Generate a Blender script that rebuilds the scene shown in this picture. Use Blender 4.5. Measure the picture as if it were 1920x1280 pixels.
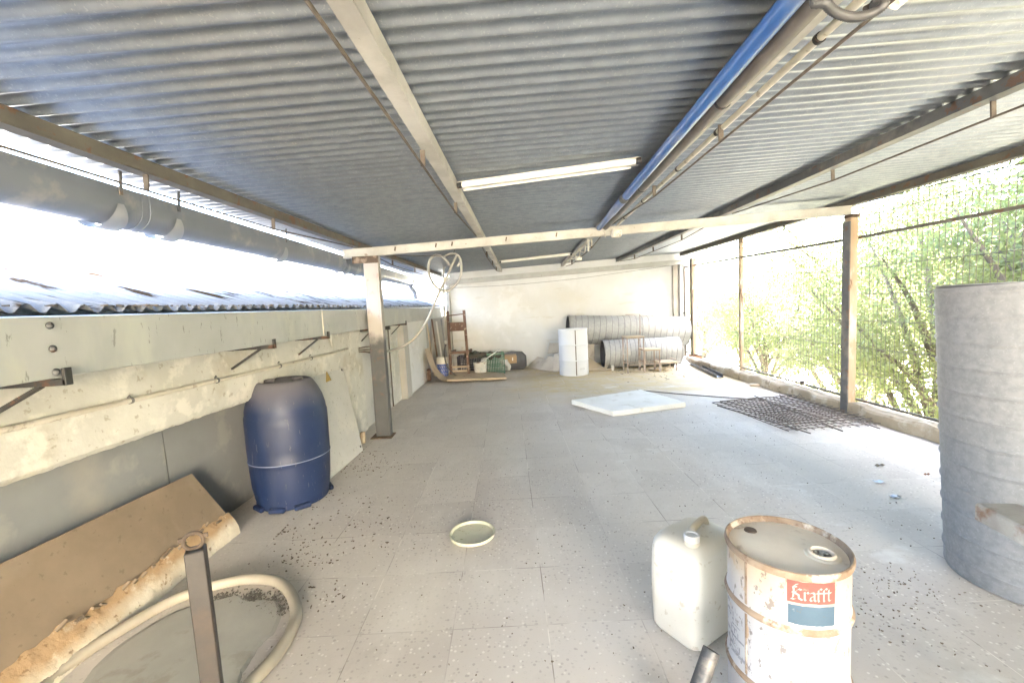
import bpy, bmesh, math, random
import numpy as np
from mathutils import Vector, Matrix
sc = bpy.context.scene
for o in list(bpy.data.objects): bpy.data.objects.remove(o)
C = sc.collection
PI = math.pi
R = math.radians

# ------------------------------------------------------------------ camera
FPX, CAMH = 806.0, 1.35
def cam_axes(yaw, pitch, roll):
    fwd = np.array([math.sin(yaw)*math.cos(pitch), math.cos(yaw)*math.cos(pitch), math.sin(pitch)])
    r0 = np.array([math.cos(yaw), -math.sin(yaw), 0.0]); d0 = np.cross(fwd, r0)
    c, s = math.cos(roll), math.sin(roll)
    return np.array([c*r0+s*d0, -s*r0+c*d0, fwd])
AX = cam_axes(0.0062, -0.0826, 0.049)
cam = bpy.data.cameras.new('camera'); camo = bpy.data.objects.new('camera', cam); C.objects.link(camo)
cam.sensor_width = 36.0; cam.lens = FPX/1920*36.0; cam.clip_end = 2000; cam.clip_start = 0.02
camo.matrix_world = Matrix(((AX[0][0], -AX[1][0], -AX[2][0], 0), (AX[0][1], -AX[1][1], -AX[2][1], 0),
                            (AX[0][2], -AX[1][2], -AX[2][2], CAMH), (0, 0, 0, 1)))
sc.camera = camo
# measuring helpers: where a sight line of the photograph meets a known plane of the place
def ray(x, y): return np.array([(x-960)/FPX, (y-640)/FPX, 1.0]) @ AX
def onz(x, y, z=0.0):
    d = ray(x, y); return Vector(d*((z-CAMH)/d[2])+np.array([0, 0, CAMH]))
def ony(x, y, Y):
    d = ray(x, y); return Vector(d*Y/d[1]+np.array([0, 0, CAMH]))

# ------------------------------------------------------------------ world, sun, exposure
SUN_EL, SUN_AZ = R(31), R(-46)         # azimuth measured from +x
world = bpy.data.worlds.new('World'); sc.world = world; world.use_nodes = True
nt = world.node_tree
bg = nt.nodes['Background']; sky = nt.nodes.new('ShaderNodeTexSky'); sky.sky_type = 'NISHITA'
sky.sun_disc = False; sky.sun_elevation = SUN_EL; sky.sun_rotation = R(90)-SUN_AZ
sky.air_density = 1.0; sky.dust_density = 4.0; sky.ozone_density = 1.0
nt.links.new(sky.outputs[0], bg.inputs[0]); bg.inputs[1].default_value = 0.10
sl = bpy.data.lights.new('sun', 'SUN'); sl.energy = 5.0; sl.angle = R(0.5); sl.color = (1.0, 0.965, 0.91)
so = bpy.data.objects.new('sun', sl); C.objects.link(so)
sd = Vector((math.cos(SUN_AZ)*math.cos(SUN_EL), math.sin(SUN_AZ)*math.cos(SUN_EL), math.sin(SUN_EL)))
so.rotation_euler = sd.to_track_quat('Z', 'Y').to_euler(); so.location = (20, -6, 12)
sc.view_settings.view_transform = 'Standard'; sc.view_settings.look = 'None'
sc.view_settings.exposure = 6.0; sc.view_settings.gamma = 1.0; sc.view_settings.use_curve_mapping = False
sc.view_settings.use_white_balance = True; sc.view_settings.white_balance_temperature = 6850   # the camera's own white balance, set for shade
sc.cycles.max_bounces = 10; sc.cycles.diffuse_bounces = 6; sc.cycles.glossy_bounces = 4
sc.cycles.transparent_max_bounces = 8; sc.cycles.use_denoising = True

# ------------------------------------------------------------------ materials
def lk(t, a, b): t.links.new(a, b)
MATS = {}
def mat(name, c1, c2=None, scale=3.0, rough=0.7, metal=0.0, bump=0.0, bscale=None, layers=(), stretch=(1, 1, 1),
        spec=0.5, trans=None, zl=None, rough2=None, detail=6.0):
    """base colour varied by noise; layers = (colour, scale, lo, hi, strength, stretch); zl = list of (colour, z0, z1, wobble)"""
    if name in MATS: return MATS[name]
    m = bpy.data.materials.new(name); m.use_nodes = True; t = m.node_tree; N = t.nodes
    p = N['Principled BSDF']; tc = N.new('ShaderNodeTexCoord')
    def noise(sc_, st=(1, 1, 1), det=detail, off=0.0):
        mp = N.new('ShaderNodeMapping'); mp.inputs['Scale'].default_value = st; mp.inputs['Location'].default_value = (off, off*.7, off*.3)
        lk(t, tc.outputs['Object'], mp.inputs[0])
        n = N.new('ShaderNodeTexNoise'); n.inputs['Scale'].default_value = sc_; n.inputs['Detail'].default_value = det
        n.inputs['Roughness'].default_value = 0.6
        lk(t, mp.outputs[0], n.inputs['Vector']); return n.outputs[0]
    def ramp(src, lo, hi):
        lo, hi = (lo-.5)/1.75+.5, (hi-.5)/1.75+.5
        r = N.new('ShaderNodeMapRange'); r.inputs[1].default_value = lo; r.inputs[2].default_value = hi
        lk(t, src, r.inputs[0]); return r.outputs[0]
    def mix(fac, a, b):
        x = N.new('ShaderNodeMix'); x.data_type = 'RGBA'
        if isinstance(fac, float): x.inputs[0].default_value = fac
        else: lk(t, fac, x.inputs[0])
        for s, v in ((x.inputs[6], a), (x.inputs[7], b)):
            if isinstance(v, tuple): s.default_value = (*v, 1)
            else: lk(t, v, s)
        return x.outputs[2]
    col = mix(ramp(noise(scale, stretch), .3, .7), c1, c2 or c1)
    if zl:
        sep = N.new('ShaderNodeSeparateXYZ'); lk(t, tc.outputs['Object'], sep.inputs[0])
        for (cc, z0, z1, wob) in zl:
            ad = N.new('ShaderNodeMath'); ad.operation = 'MULTIPLY_ADD'
            lk(t, noise(6.0, off=z0*3), ad.inputs[0]); ad.inputs[1].default_value = wob; lk(t, sep.outputs[2], ad.inputs[2])
            q_ = N.new('ShaderNodeMapRange'); q_.inputs[1].default_value = z0+wob*.5; q_.inputs[2].default_value = z1+wob*.5; lk(t, ad.outputs[0], q_.inputs[0]); col = mix(q_.outputs[0], col, cc)
    for i, L in enumerate(layers):
        cc, s_, lo, hi = L[:4]; st = L[5] if len(L) > 5 else (1, 1, 1)
        f = ramp(noise(s_, st, off=3.1*(i+1)), lo, hi)
        k = L[4] if len(L) > 4 else 1.0
        if k != 1.0:
            q = N.new('ShaderNodeMath'); q.operation = 'MULTIPLY'; lk(t, f, q.inputs[0]); q.inputs[1].default_value = k; f = q.outputs[0]
        col = mix(f, col, cc)
    lk(t, col, p.inputs['Base Color'])
    p.inputs['Metallic'].default_value = metal; p.inputs['Specular IOR Level'].default_value = spec
    if rough2 is not None:
        r = N.new('ShaderNodeMapRange'); r.inputs[1].default_value = .3; r.inputs[2].default_value = .7
        r.inputs[3].default_value = rough; r.inputs[4].default_value = rough2
        lk(t, noise(scale*2.3, stretch, off=7), r.inputs[0]); lk(t, r.outputs[0], p.inputs['Roughness'])
    else: p.inputs['Roughness'].default_value = rough
    if bump:
        b = N.new('ShaderNodeBump'); b.inputs['Strength'].default_value = bump; b.inputs['Distance'].default_value = 0.01
        lk(t, noise(bscale or scale*6, stretch, off=5), b.inputs['Height']); lk(t, b.outputs[0], p.inputs['Normal'])
    if trans:
        tr = N.new('ShaderNodeBsdfTranslucent'); lk(t, col, tr.inputs[0]); ms = N.new('ShaderNodeMixShader')
        ms.inputs[0].default_value = trans; lk(t, p.outputs[0], ms.inputs[1]); lk(t, tr.outputs[0], ms.inputs[2])
        lk(t, ms.outputs[0], N['Material Output'].inputs[0])
    MATS[name] = m; return m

RUST = (.17, .075, .035); DUST = (.46, .41, .34)
galv = mat('galvanised_sheet', (.335, .365, .395), (.285, .315, .345), 14, .31, .72, 0, 130, rough2=.36,
           layers=((.55, .56, .57), 140, .60, .72, .55) and (((.52, .53, .54), 110, .64, .80, .5), ((.27, .28, .29), .9, .5, .9, .4)))
steel_grey = mat('grey_painted_steel', (.13, .133, .137), (.10, .103, .106), 5, .5, .2, .08, 60, layers=((RUST, 14, .66, .72, .6), (DUST, 3, .55, .8, .35)))
steel_cream = mat('cream_painted_steel', (.44, .42, .37), (.35, .33, .29), 4, .6, .0, .1, 50, layers=(((.15, .09, .05), 16, .78, .84, .7), ((.6, .58, .53), 2.2, .5, .7, .5)))
steel_brown = mat('brown_painted_steel', (.15, .135, .105), (.11, .098, .08), 4, .6, .1, .08, 40, layers=((RUST, 12, .62, .7, .7),))
steel_dark = mat('dark_bracket_steel', (.06, .06, .06), (.035, .035, .037), 9, .5, .5, .1, 50, layers=((RUST, 14, .6, .68, .5),))
rust_rod = mat('rusty_rod', (.14, .115, .09), (.095, .075, .06), 20, .8, .2, .2, 80)
post_l = mat('two_tone_flaking_post', (.085, .088, .092), (.07, .072, .075), 4, .6, 0, .1, 40,
             zl=(((.40, .365, .34), 1.02, 1.12, .25),), layers=((RUST, 7, .66, .80, .35), ((.36, .23, .17), 3.5, .62, .85, .35)))  # grey low down, paler above mid-height, broken by rust patches
post_r = mat('rusting_post_paint', (.46, .36, .255), (.36, .25, .155), 4, .75, 0, .2, 40, stretch=(1, 1, .3),
             layers=(((.60, .57, .53), 3.2, .44, .60, 1, (1, 1, .35)), ((.11, .06, .03), 7, .64, .74, .8, (1, 1, .3))))
plaster = mat('aged_white_plaster', (.60, .60, .56), (.51, .51, .475), 3, .9, 0, .45, 22,
              layers=(((.40, .36, .28), 2.2, .60, .78, .5), ((.30, .27, .21), 24, .70, .76, .6), ((.74, .72, .66), 7, .55, .7, .6)))
plaster_back = mat('back_wall_render', (.70, .71, .715), (.64, .65, .65), 1.2, .9, 0, .25, 30,
                   layers=(((.62, .58, .48), .9, .55, .9, .4), ((.78, .79, .80), 2.0, .55, .7, .5), ((.50, .46, .38), 6, .68, .78, .3, (.25, 1, 1.5))))
sheet_grey = mat('grey_board', (.255, .268, .28), (.22, .232, .245), 2, .6, 0, .05, 30, layers=(((.40, .39, .36), 4, .58, .75, .4), (DUST, 1.6, .58, .85, .4)))
gutter_m = mat('oxidised_zinc_gutter', (.40, .41, .405), (.46, .47, .465), 2.4, .55, .35, .05, 40,
               layers=(((.60, .62, .54), 3.2, .56, .80, .5, (1, 1, .35)), ((.56, .56, .44), 6, .66, .85, .4, (1, 1, .5)), ((.14, .14, .12), 42, .74, .80, .6, (1, 1, .3))))
fibre = mat('weathered_fibre_cement', (.36, .365, .38), (.30, .305, .315), 2, .95, 0, .4, 60, spec=.04,
            layers=(((.024, .011, .005), 9, .66, .76, .93, (.13, 2.2, 1)), ((.038, .020, .005), 4.5, .66, .76, .95, (.3, 2.3, 1)), ((.016, .015, .014), 16, .72, .84, .6, (.16, 2.2, 1))))
pvc_l = mat('pale_grey_pvc', (.34, .35, .37), (.29, .30, .32), 4, .5)
pvc = mat('grey_pvc', (.19, .205, .24), (.165, .18, .21), 2, .4, 0, .02, 30, layers=((DUST, 4, .6, .8, .4),))
pvc_dark = mat('dark_pvc', (.07, .07, .072), (.05, .05, .052), 4, .45, 0, .03, 30, layers=((DUST, 9, .62, .8, .3),))
blue_pipe = mat('blue_pvc_pipe', (.03, .10, .30), (.04, .13, .35), 3, .3, 0, .02, 40, layers=(((.55, .52, .50), 3, .56, .75, .35, (1, .3, 1)),))
white_pvc = mat('dusty_white_pvc', (.60, .57, .50), (.50, .47, .40), 4, .5, 0, .03, 40, layers=(((.25, .2, .15), 14, .66, .74, .6),))
lamp_white = mat('white_enamel', (.78, .75, .66), (.70, .66, .57), 3, .4, 0, .02, 30, layers=(((.30, .24, .17), 18, .68, .75, .5),))
tube_glass = mat('unlit_tube_glass', (.82, .80, .74), (.80, .78, .70), 3, .2)
blue_pl = mat('blue_barrel_plastic', (.008, .020, .066), (.011, .025, .08), 2.2, .5, 0, .05, 25,
              layers=(((.024, .036, .08), 2.4, .52, .85, .5, (1, 1, .3)), ((.12, .12, .14), 3, .62, 1.0, .35, (1, 1, .25)), ((.16, .15, .15), 45, .74, .80, .4, (1, 1, .2))),
              zl=(((.19, .175, .17), .70, 1.00, .06),))
foam_face = mat('brown_paper_facing', (.25, .195, .14), (.20, .155, .11), 2.4, .85, 0, .1, 20, layers=(((.32, .27, .215), 1.6, .52, .85, .6), ((.14, .11, .08), 26, .72, .76, .5)))
foam_core = mat('crumbling_foam', (.60, .56, .47), (.52, .46, .36), 5, .95, 0, .45, 40,
                zl=(((.38, .26, .15), .06, .11, .10),), layers=(((.72, .66, .54), 9, .60, .75, .5), ((.17, .10, .05), 26, .68, .78, .7)))
cement = mat('dried_cement', (.38, .37, .33), (.33, .325, .29), 2.5, .95, 0, .15, 30, layers=(((.24, .22, .17), 5, .6, .74, .5),))
hose_m = mat('ribbed_cream_hose', (.36, .325, .265), (.30, .27, .22), 5, .55, 0, .03, 40)
hose_g = mat('grey_hose', (.34, .325, .29), (.28, .265, .235), 6, .5)
hose_k = mat('black_conduit', (.055, .055, .055), (.075, .07, .07), 6, .5)
post_sq = mat('dark_steel_post', (.05, .043, .037), (.036, .032, .03), 6, .5, .15, .08, 50, layers=(((.075, .05, .035), 9, .58, .9, .5),))
rusty = mat('rusty_steel', (.14, .10, .07), (.09, .06, .042), 12, .85, .2, .3, 60, layers=(((.40, .30, .22), 8, .6, .72, .6),))
lid_pl = mat('pale_plastic_lid', (.50, .50, .38), (.44, .43, .32), 8, .6, 0, .1, 40, layers=((DUST, 12, .5, .7, .5), ((.15, .15, .06), 30, .7, .76, .6)))
jerry_m = mat('yellowed_white_plastic', (.66, .645, .595), (.70, .69, .65), 2, .45, 0, .04, 25, trans=.15,
              zl=(((.50, .41, .28), .36, .45, .05),), layers=(((.50, .42, .26), 2.5, .6, .8, .4), ((.36, .28, .18), 30, .71, .76, .4)))
cap_m = mat('white_cap_plastic', (.62, .60, .57), (.56, .545, .51), 6, .4)
drum_w = mat('white_drum_enamel', (.41, .42, .45), (.37, .38, .405), 2.5, .4, 0, .04, 50,
             zl=(((.37, .29, .20), .40, .57, .18),),
             layers=(((.36, .24, .13), 22, .70, .80, .8, (1, 1, .5)), ((.36, .25, .15), 6, .80, .95, .5, (1.6, 1.6, .2)), ((.10, .08, .07), 46, .69, .73, .7, (1, 1, .6))))
drum_rust = mat('rusted_drum_hoop', (.27, .205, .15), (.20, .135, .09), 16, .8, 0, .3, 60, layers=(((.60, .54, .46), 9, .58, .7, .7), ((.14, .08, .05), 26, .65, .72, .7)))
drum_lid = mat('dusty_drum_lid', (.66, .575, .46), (.58, .49, .385), 5, .95, 0, .12, 30, layers=(((.60, .54, .46), 4, .55, .7, .7, (1, .3, 1)), ((.28, .18, .11), 8, .65, .75, .5)))
lab_red = mat('faded_red_print', (.20, .068, .056), (.175, .06, .05), 6, .6, layers=(((.36, .22, .16), 40, .70, .80, .6), ((.15, .07, .04), 30, .72, .80, .6)))
lab_blue = mat('faded_blue_print', (.05, .09, .13), (.06, .105, .15), 6, .6, layers=(((.10, .09, .07), 40, .68, .78, .7), ((.30, .31, .31), 25, .74, .82, .5)))
lab_white = mat('faded_white_print', (.38, .33, .30), (.31, .26, .235), 20, .7)
lab_ink = mat('faded_ink', (.20, .205, .235), (.28, .285, .31), 40, .7)
white_drum2 = mat('clean_white_drum', (.66, .68, .72), (.62, .64, .68), 2, .35, 0, .02, 30)
seam_dark = mat('drum_seam_dark', (.10, .09, .08), (.16, .14, .12), 20, .7)
duct_m = mat('galvanised_duct', (.255, .26, .275), (.21, .215, .23), 30, .55, .25, .06, 80, rough2=.7,
             layers=(((.33, .335, .35), 90, .6, .8, .45), ((.40, .385, .35), 2.2, .58, .9, .3), ((.16, .16, .165), 7, .7, .9, .35)))
duct_pale = mat('pale_galvanised_duct', (.44, .45, .455), (.38, .39, .40), 20, .6, .2, .05, 80, layers=(((.56, .54, .50), 1.6, .5, .85, .5), ((.26, .25, .24), 6, .68, .9, .4)))
seam_m = mat('folded_lock_seam', (.17, .172, .18), (.13, .132, .14), 12, .55, .3)
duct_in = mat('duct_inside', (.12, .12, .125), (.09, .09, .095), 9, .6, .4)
white_slab = mat('white_polystyrene_slab', (.80, .79, .76), (.74, .73, .69), 3, .85, 0, .2, 40, layers=(((.56, .53, .46), 5, .60, .75, .5),))
rebar = mat('rusty_rebar', (.20, .175, .155), (.13, .11, .095), 30, .85, .2, .3, 90)
wood_b = mat('brown_stained_wood', (.14, .07, .045), (.095, .047, .03), 9, .6, 0, .2, 40, stretch=(1, 1, .15), layers=(((.42, .34, .27), 14, .64, .72, .7),))
wood_p = mat('pale_timber', (.50, .42, .32), (.42, .34, .25), 6, .8, 0, .2, 30, stretch=(.2, 1, 1))
card = mat('brown_cardboard', (.42, .30, .19), (.37, .26, .16), 3, .9, 0, .05, 30)
sheet_tan = mat('tan_hardboard', (.50, .41, .30), (.44, .36, .26), 3, .85, 0, .08, 25, layers=(((.30, .22, .15), 5, .62, .76, .5),))
board_pale = mat('pale_broken_board', (.58, .53, .46), (.52, .47, .41), 4, .9, 0, .1, 30, layers=(((.38, .33, .27), 7, .62, .74, .5),))
green_pl = mat('green_crate_plastic', (.055, .16, .115), (.075, .20, .15), 5, .5, layers=((DUST, 7, .58, .78, .45),))
navy_pl = mat('dark_crate_plastic', (.035, .035, .06), (.05, .05, .08), 5, .6, layers=((DUST, 6, .6, .8, .3),))
cloth_m = mat('dark_rag', (.055, .07, .06), (.10, .075, .06), 7, .95, 0, .4, 20)
tin_w = mat('white_tin', (.62, .61, .58), (.55, .53, .49), 6, .5, layers=((RUST, 12, .66, .74, .7),))
blue_lab = mat('blue_bucket_label', (.04, .085, .33), (.05, .10, .38), 5, .5)
yellow = mat('warning_yellow', (.55, .38, .10), (.48, .32, .08), 9, .6)
black_m = mat('black_print', (.05, .045, .04), (.07, .06, .05), 9, .7)
panel_m = mat('pale_grey_enamel_panel', (.54, .535, .51), (.49, .485, .46), 2.4, .5, 0, .03, 30, layers=(((.60, .58, .52), 3, .55, .75, .5), ((.28, .26, .22), 28, .70, .75, .5)))
kerb_m = mat('weathered_kerb_mortar', (.42, .35, .26), (.34, .28, .20), 4, .95, 0, .5, 25, layers=(((.56, .52, .45), 3, .52, .68, .7), ((.16, .12, .08), 9, .64, .74, .6)))
wire_m = mat('dull_fence_wire', (.15, .135, .11), (.11, .095, .075), 20, .7, .4)
bark = mat('grey_bark', (.13, .105, .08), (.08, .065, .05), 8, .95, 0, .6, 20, stretch=(1, 1, .25))
litter_m = mat('dry_leaf_litter', (.12, .092, .068), (.21, .165, .125), 9, .95)
pebble_m = mat('small_rubble', (.46, .43, .38), (.30, .27, .23), 30, .9)
LEAVES = [mat('leaf_lime', (.20, .22, .085), (.14, .17, .06), 1.3, .55, 0, trans=.5),
          mat('leaf_green', (.15, .18, .07), (.11, .14, .05), 1.3, .55, 0, trans=.5),
          mat('leaf_olive', (.17, .18, .09), (.12, .135, .065), 1.3, .6, 0, trans=.5)]
ground_m = mat('pale_dry_ground', (.58, .53, .44), (.50, .455, .37), .6, .95, 0, .3, 5, layers=(((.16, .19, .06), .8, .52, .62, .8),))

def floor_material():
    m = bpy.data.materials.new('terrazzo_tiles'); m.use_nodes = True; t = m.node_tree; N = t.nodes; p = N['Principled BSDF']
    tc = N.new('ShaderNodeTexCoord'); V = tc.outputs['Object']
    def mp(loc, s):
        q = N.new('ShaderNodeMapping'); q.inputs['Location'].default_value = loc; q.inputs['Scale'].default_value = s; lk(t, V, q.inputs[0]); return q.outputs[0]
    def noise(s, det=6, st=(1, 1, 1), loc=(0, 0, 0)):
        n = N.new('ShaderNodeTexNoise'); n.inputs['Scale'].default_value = s; n.inputs['Detail'].default_value = det; n.inputs['Roughness'].default_value = .62
        lk(t, mp(loc, st), n.inputs['Vector']); return n.outputs[0]
    def rng(src, a, b, c=0., d=1.):
        r = N.new('ShaderNodeMapRange'); lk(t, src, r.inputs[0])
        for i, v in enumerate((a, b, c, d)): r.inputs[i+1].default_value = v
        return r.outputs[0]
    def mth(op, a, b):
        q = N.new('ShaderNodeMath'); q.operation = op
        for i, v in enumerate((a, b)):
            if isinstance(v, (int, float)): q.inputs[i].default_value = v
            else: lk(t, v, q.inputs[i])
        return q.outputs[0]
    def mix(f, a, b):
        x = N.new('ShaderNodeMix'); x.data_type = 'RGBA'; lk(t, f, x.inputs[0])
        for s, v in ((x.inputs[6], a), (x.inputs[7], b)):
            if isinstance(v, tuple): s.default_value = (*v, 1)
            else: lk(t, v, s)
        return x.outputs[2]
    br = N.new('ShaderNodeTexBrick'); br.offset = 0.0; br.squash = 1.0
    lk(t, mp((.298+.4*20, -1.716+.4*20, 0), (1, 1, 1)), br.inputs['Vector'])
    br.inputs['Color1'].default_value = (.0, .0, .0, 1); br.inputs['Color2'].default_value = (1, 1, 1, 1); br.inputs['Mortar'].default_value = (.5, .5, .5, 1)
    br.inputs['Scale'].default_value = 1.0; br.inputs['Mortar Size'].default_value = .0030; br.inputs['Mortar Smooth'].default_value = .6
    br.inputs['Brick Width'].default_value = .4; br.inputs['Row Height'].default_value = .4
    rgb = N.new('ShaderNodeSeparateColor'); lk(t, br.outputs['Color'], rgb.inputs[0])
    tone = mix(rng(rgb.outputs[0], 0, 1), (.46, .42, .385), (.54, .50, .46))
    # stone chips of the terrazzo
    vo = N.new('ShaderNodeTexVoronoi'); vo.inputs['Scale'].default_value = 62; lk(t, mp((0, 0, 0), (1, 1, 1)), vo.inputs['Vector'])
    sc2 = N.new('ShaderNodeSeparateColor'); lk(t, vo.outputs['Color'], sc2.inputs[0])
    chip = mth('MULTIPLY', rng(vo.outputs['Distance'], .42, .25), rng(sc2.outputs[0],   .84, .88))
    chipd = mth('MULTIPLY', rng(vo.outputs['Distance'], .45, .3), rng(sc2.outputs[1], .72, .8))
    col = mix(mth('MULTIPLY', chipd, .5), tone, (.20, .18, .165))
    col = mix(mth('MULTIPLY', chip, .8), col, (.72, .69, .64))
    # dust film, thicker in patches
    dust = rng(noise(.9, 7, (1, 1, 1), (3, 1, 0)), .36, .66)
    dustf = mth('MULTIPLY', dust, .72)
    col = mix(dustf, col, (.60, .56, .505))
    sweep = mth('MULTIPLY', rng(noise(2.2, 8, (1, .45, 1), (8, 2, 0)), .52, .72), .55)
    col = mix(sweep, col, (.68, .645, .595))
    sand = mth('MULTIPLY', rng(noise(1.0, 8, (.6, 1.3, 1), (1, 5, 0)), .44, .60), rng(mth('ADD', mth('MULTIPLY', noise(.7, 5, (1, 1, 1), (4, 4, 0)), 3.0), N.new('ShaderNodeSeparateXYZ').outputs[1]), 0, 1))
    sp = [n for n in N if n.bl_idname == 'ShaderNodeSeparateXYZ'][0]; lk(t, V, sp.inputs[0])
    # yellow sawdust spread over the far end
    yy = mth('ADD', sp.outputs[1], mth('MULTIPLY', mth('SUBTRACT', noise(1.1, 6, (1, 1, 1), (4, 4, 0)), .5), 2.6))
    xx = mth('ADD', sp.outputs[0], mth('MULTIPLY', mth('SUBTRACT', noise(1.4, 5, (1, 1, 1), (9, 4, 0)), .5), 1.6))
    m1 = mth('MULTIPLY', rng(yy, 5.7, 6.5), rng(xx, -.3, .6))
    m1 = mth('MULTIPLY', m1, rng(noise(5, 8), .30, .56, .45, 1.))
    col = mix(mth('MULTIPLY', m1, .95), col, (.52, .42, .25))
    # lime/whitewash drips
    w = mth('MULTIPLY', rng(noise(3.4, 8, (.7, 1, 1), (2, 9, 0)), .60, .70), rng(xx, .4, 1.2))
    w = mth('MULTIPLY', w, .6)
    col = mix(w, col, (.70, .69, .66))
    # dark damp dirt stains
    d = mth('MULTIPLY', rng(noise(1.7, 8, (1, 1, 1), (11, 3, 0)), .60, .74), .45)
    col = mix(d, col, (.33, .295, .26))
    fine = mth('MULTIPLY', rng(noise(60, 3), .62, .72), .35)
    col = mix(fine, col, (.22, .19, .16))
    # joints, partly filled with dust
    j = mth('MULTIPLY', br.outputs['Fac'], rng(noise(1.6, 5, (1, 1, 1), (6, 6, 0)), .40, .58, .15, 1.0))
    col = mix(j, col, mix(rng(noise(2.3, 3, (1, 1, 1), (2, 2, 0)), .45, .55), (.25, .22, .19), (.70, .66, .60)))
    lk(t, col, p.inputs['Base Color'])
    lk(t, rng(dust, 0, 1, .62, .85), p.inputs['Roughness']); p.inputs['Specular IOR Level'].default_value = .3
    b = N.new('ShaderNodeBump'); b.inputs['Strength'].default_value = .25; b.inputs['Distance'].default_value = .004
    lk(t, mth('SUBTRACT', mth('MULTIPLY', noise(40, 5), .5), br.outputs['Fac']), b.inputs['Height']); lk(t, b.outputs[0], p.inputs['Normal'])
    return m

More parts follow.
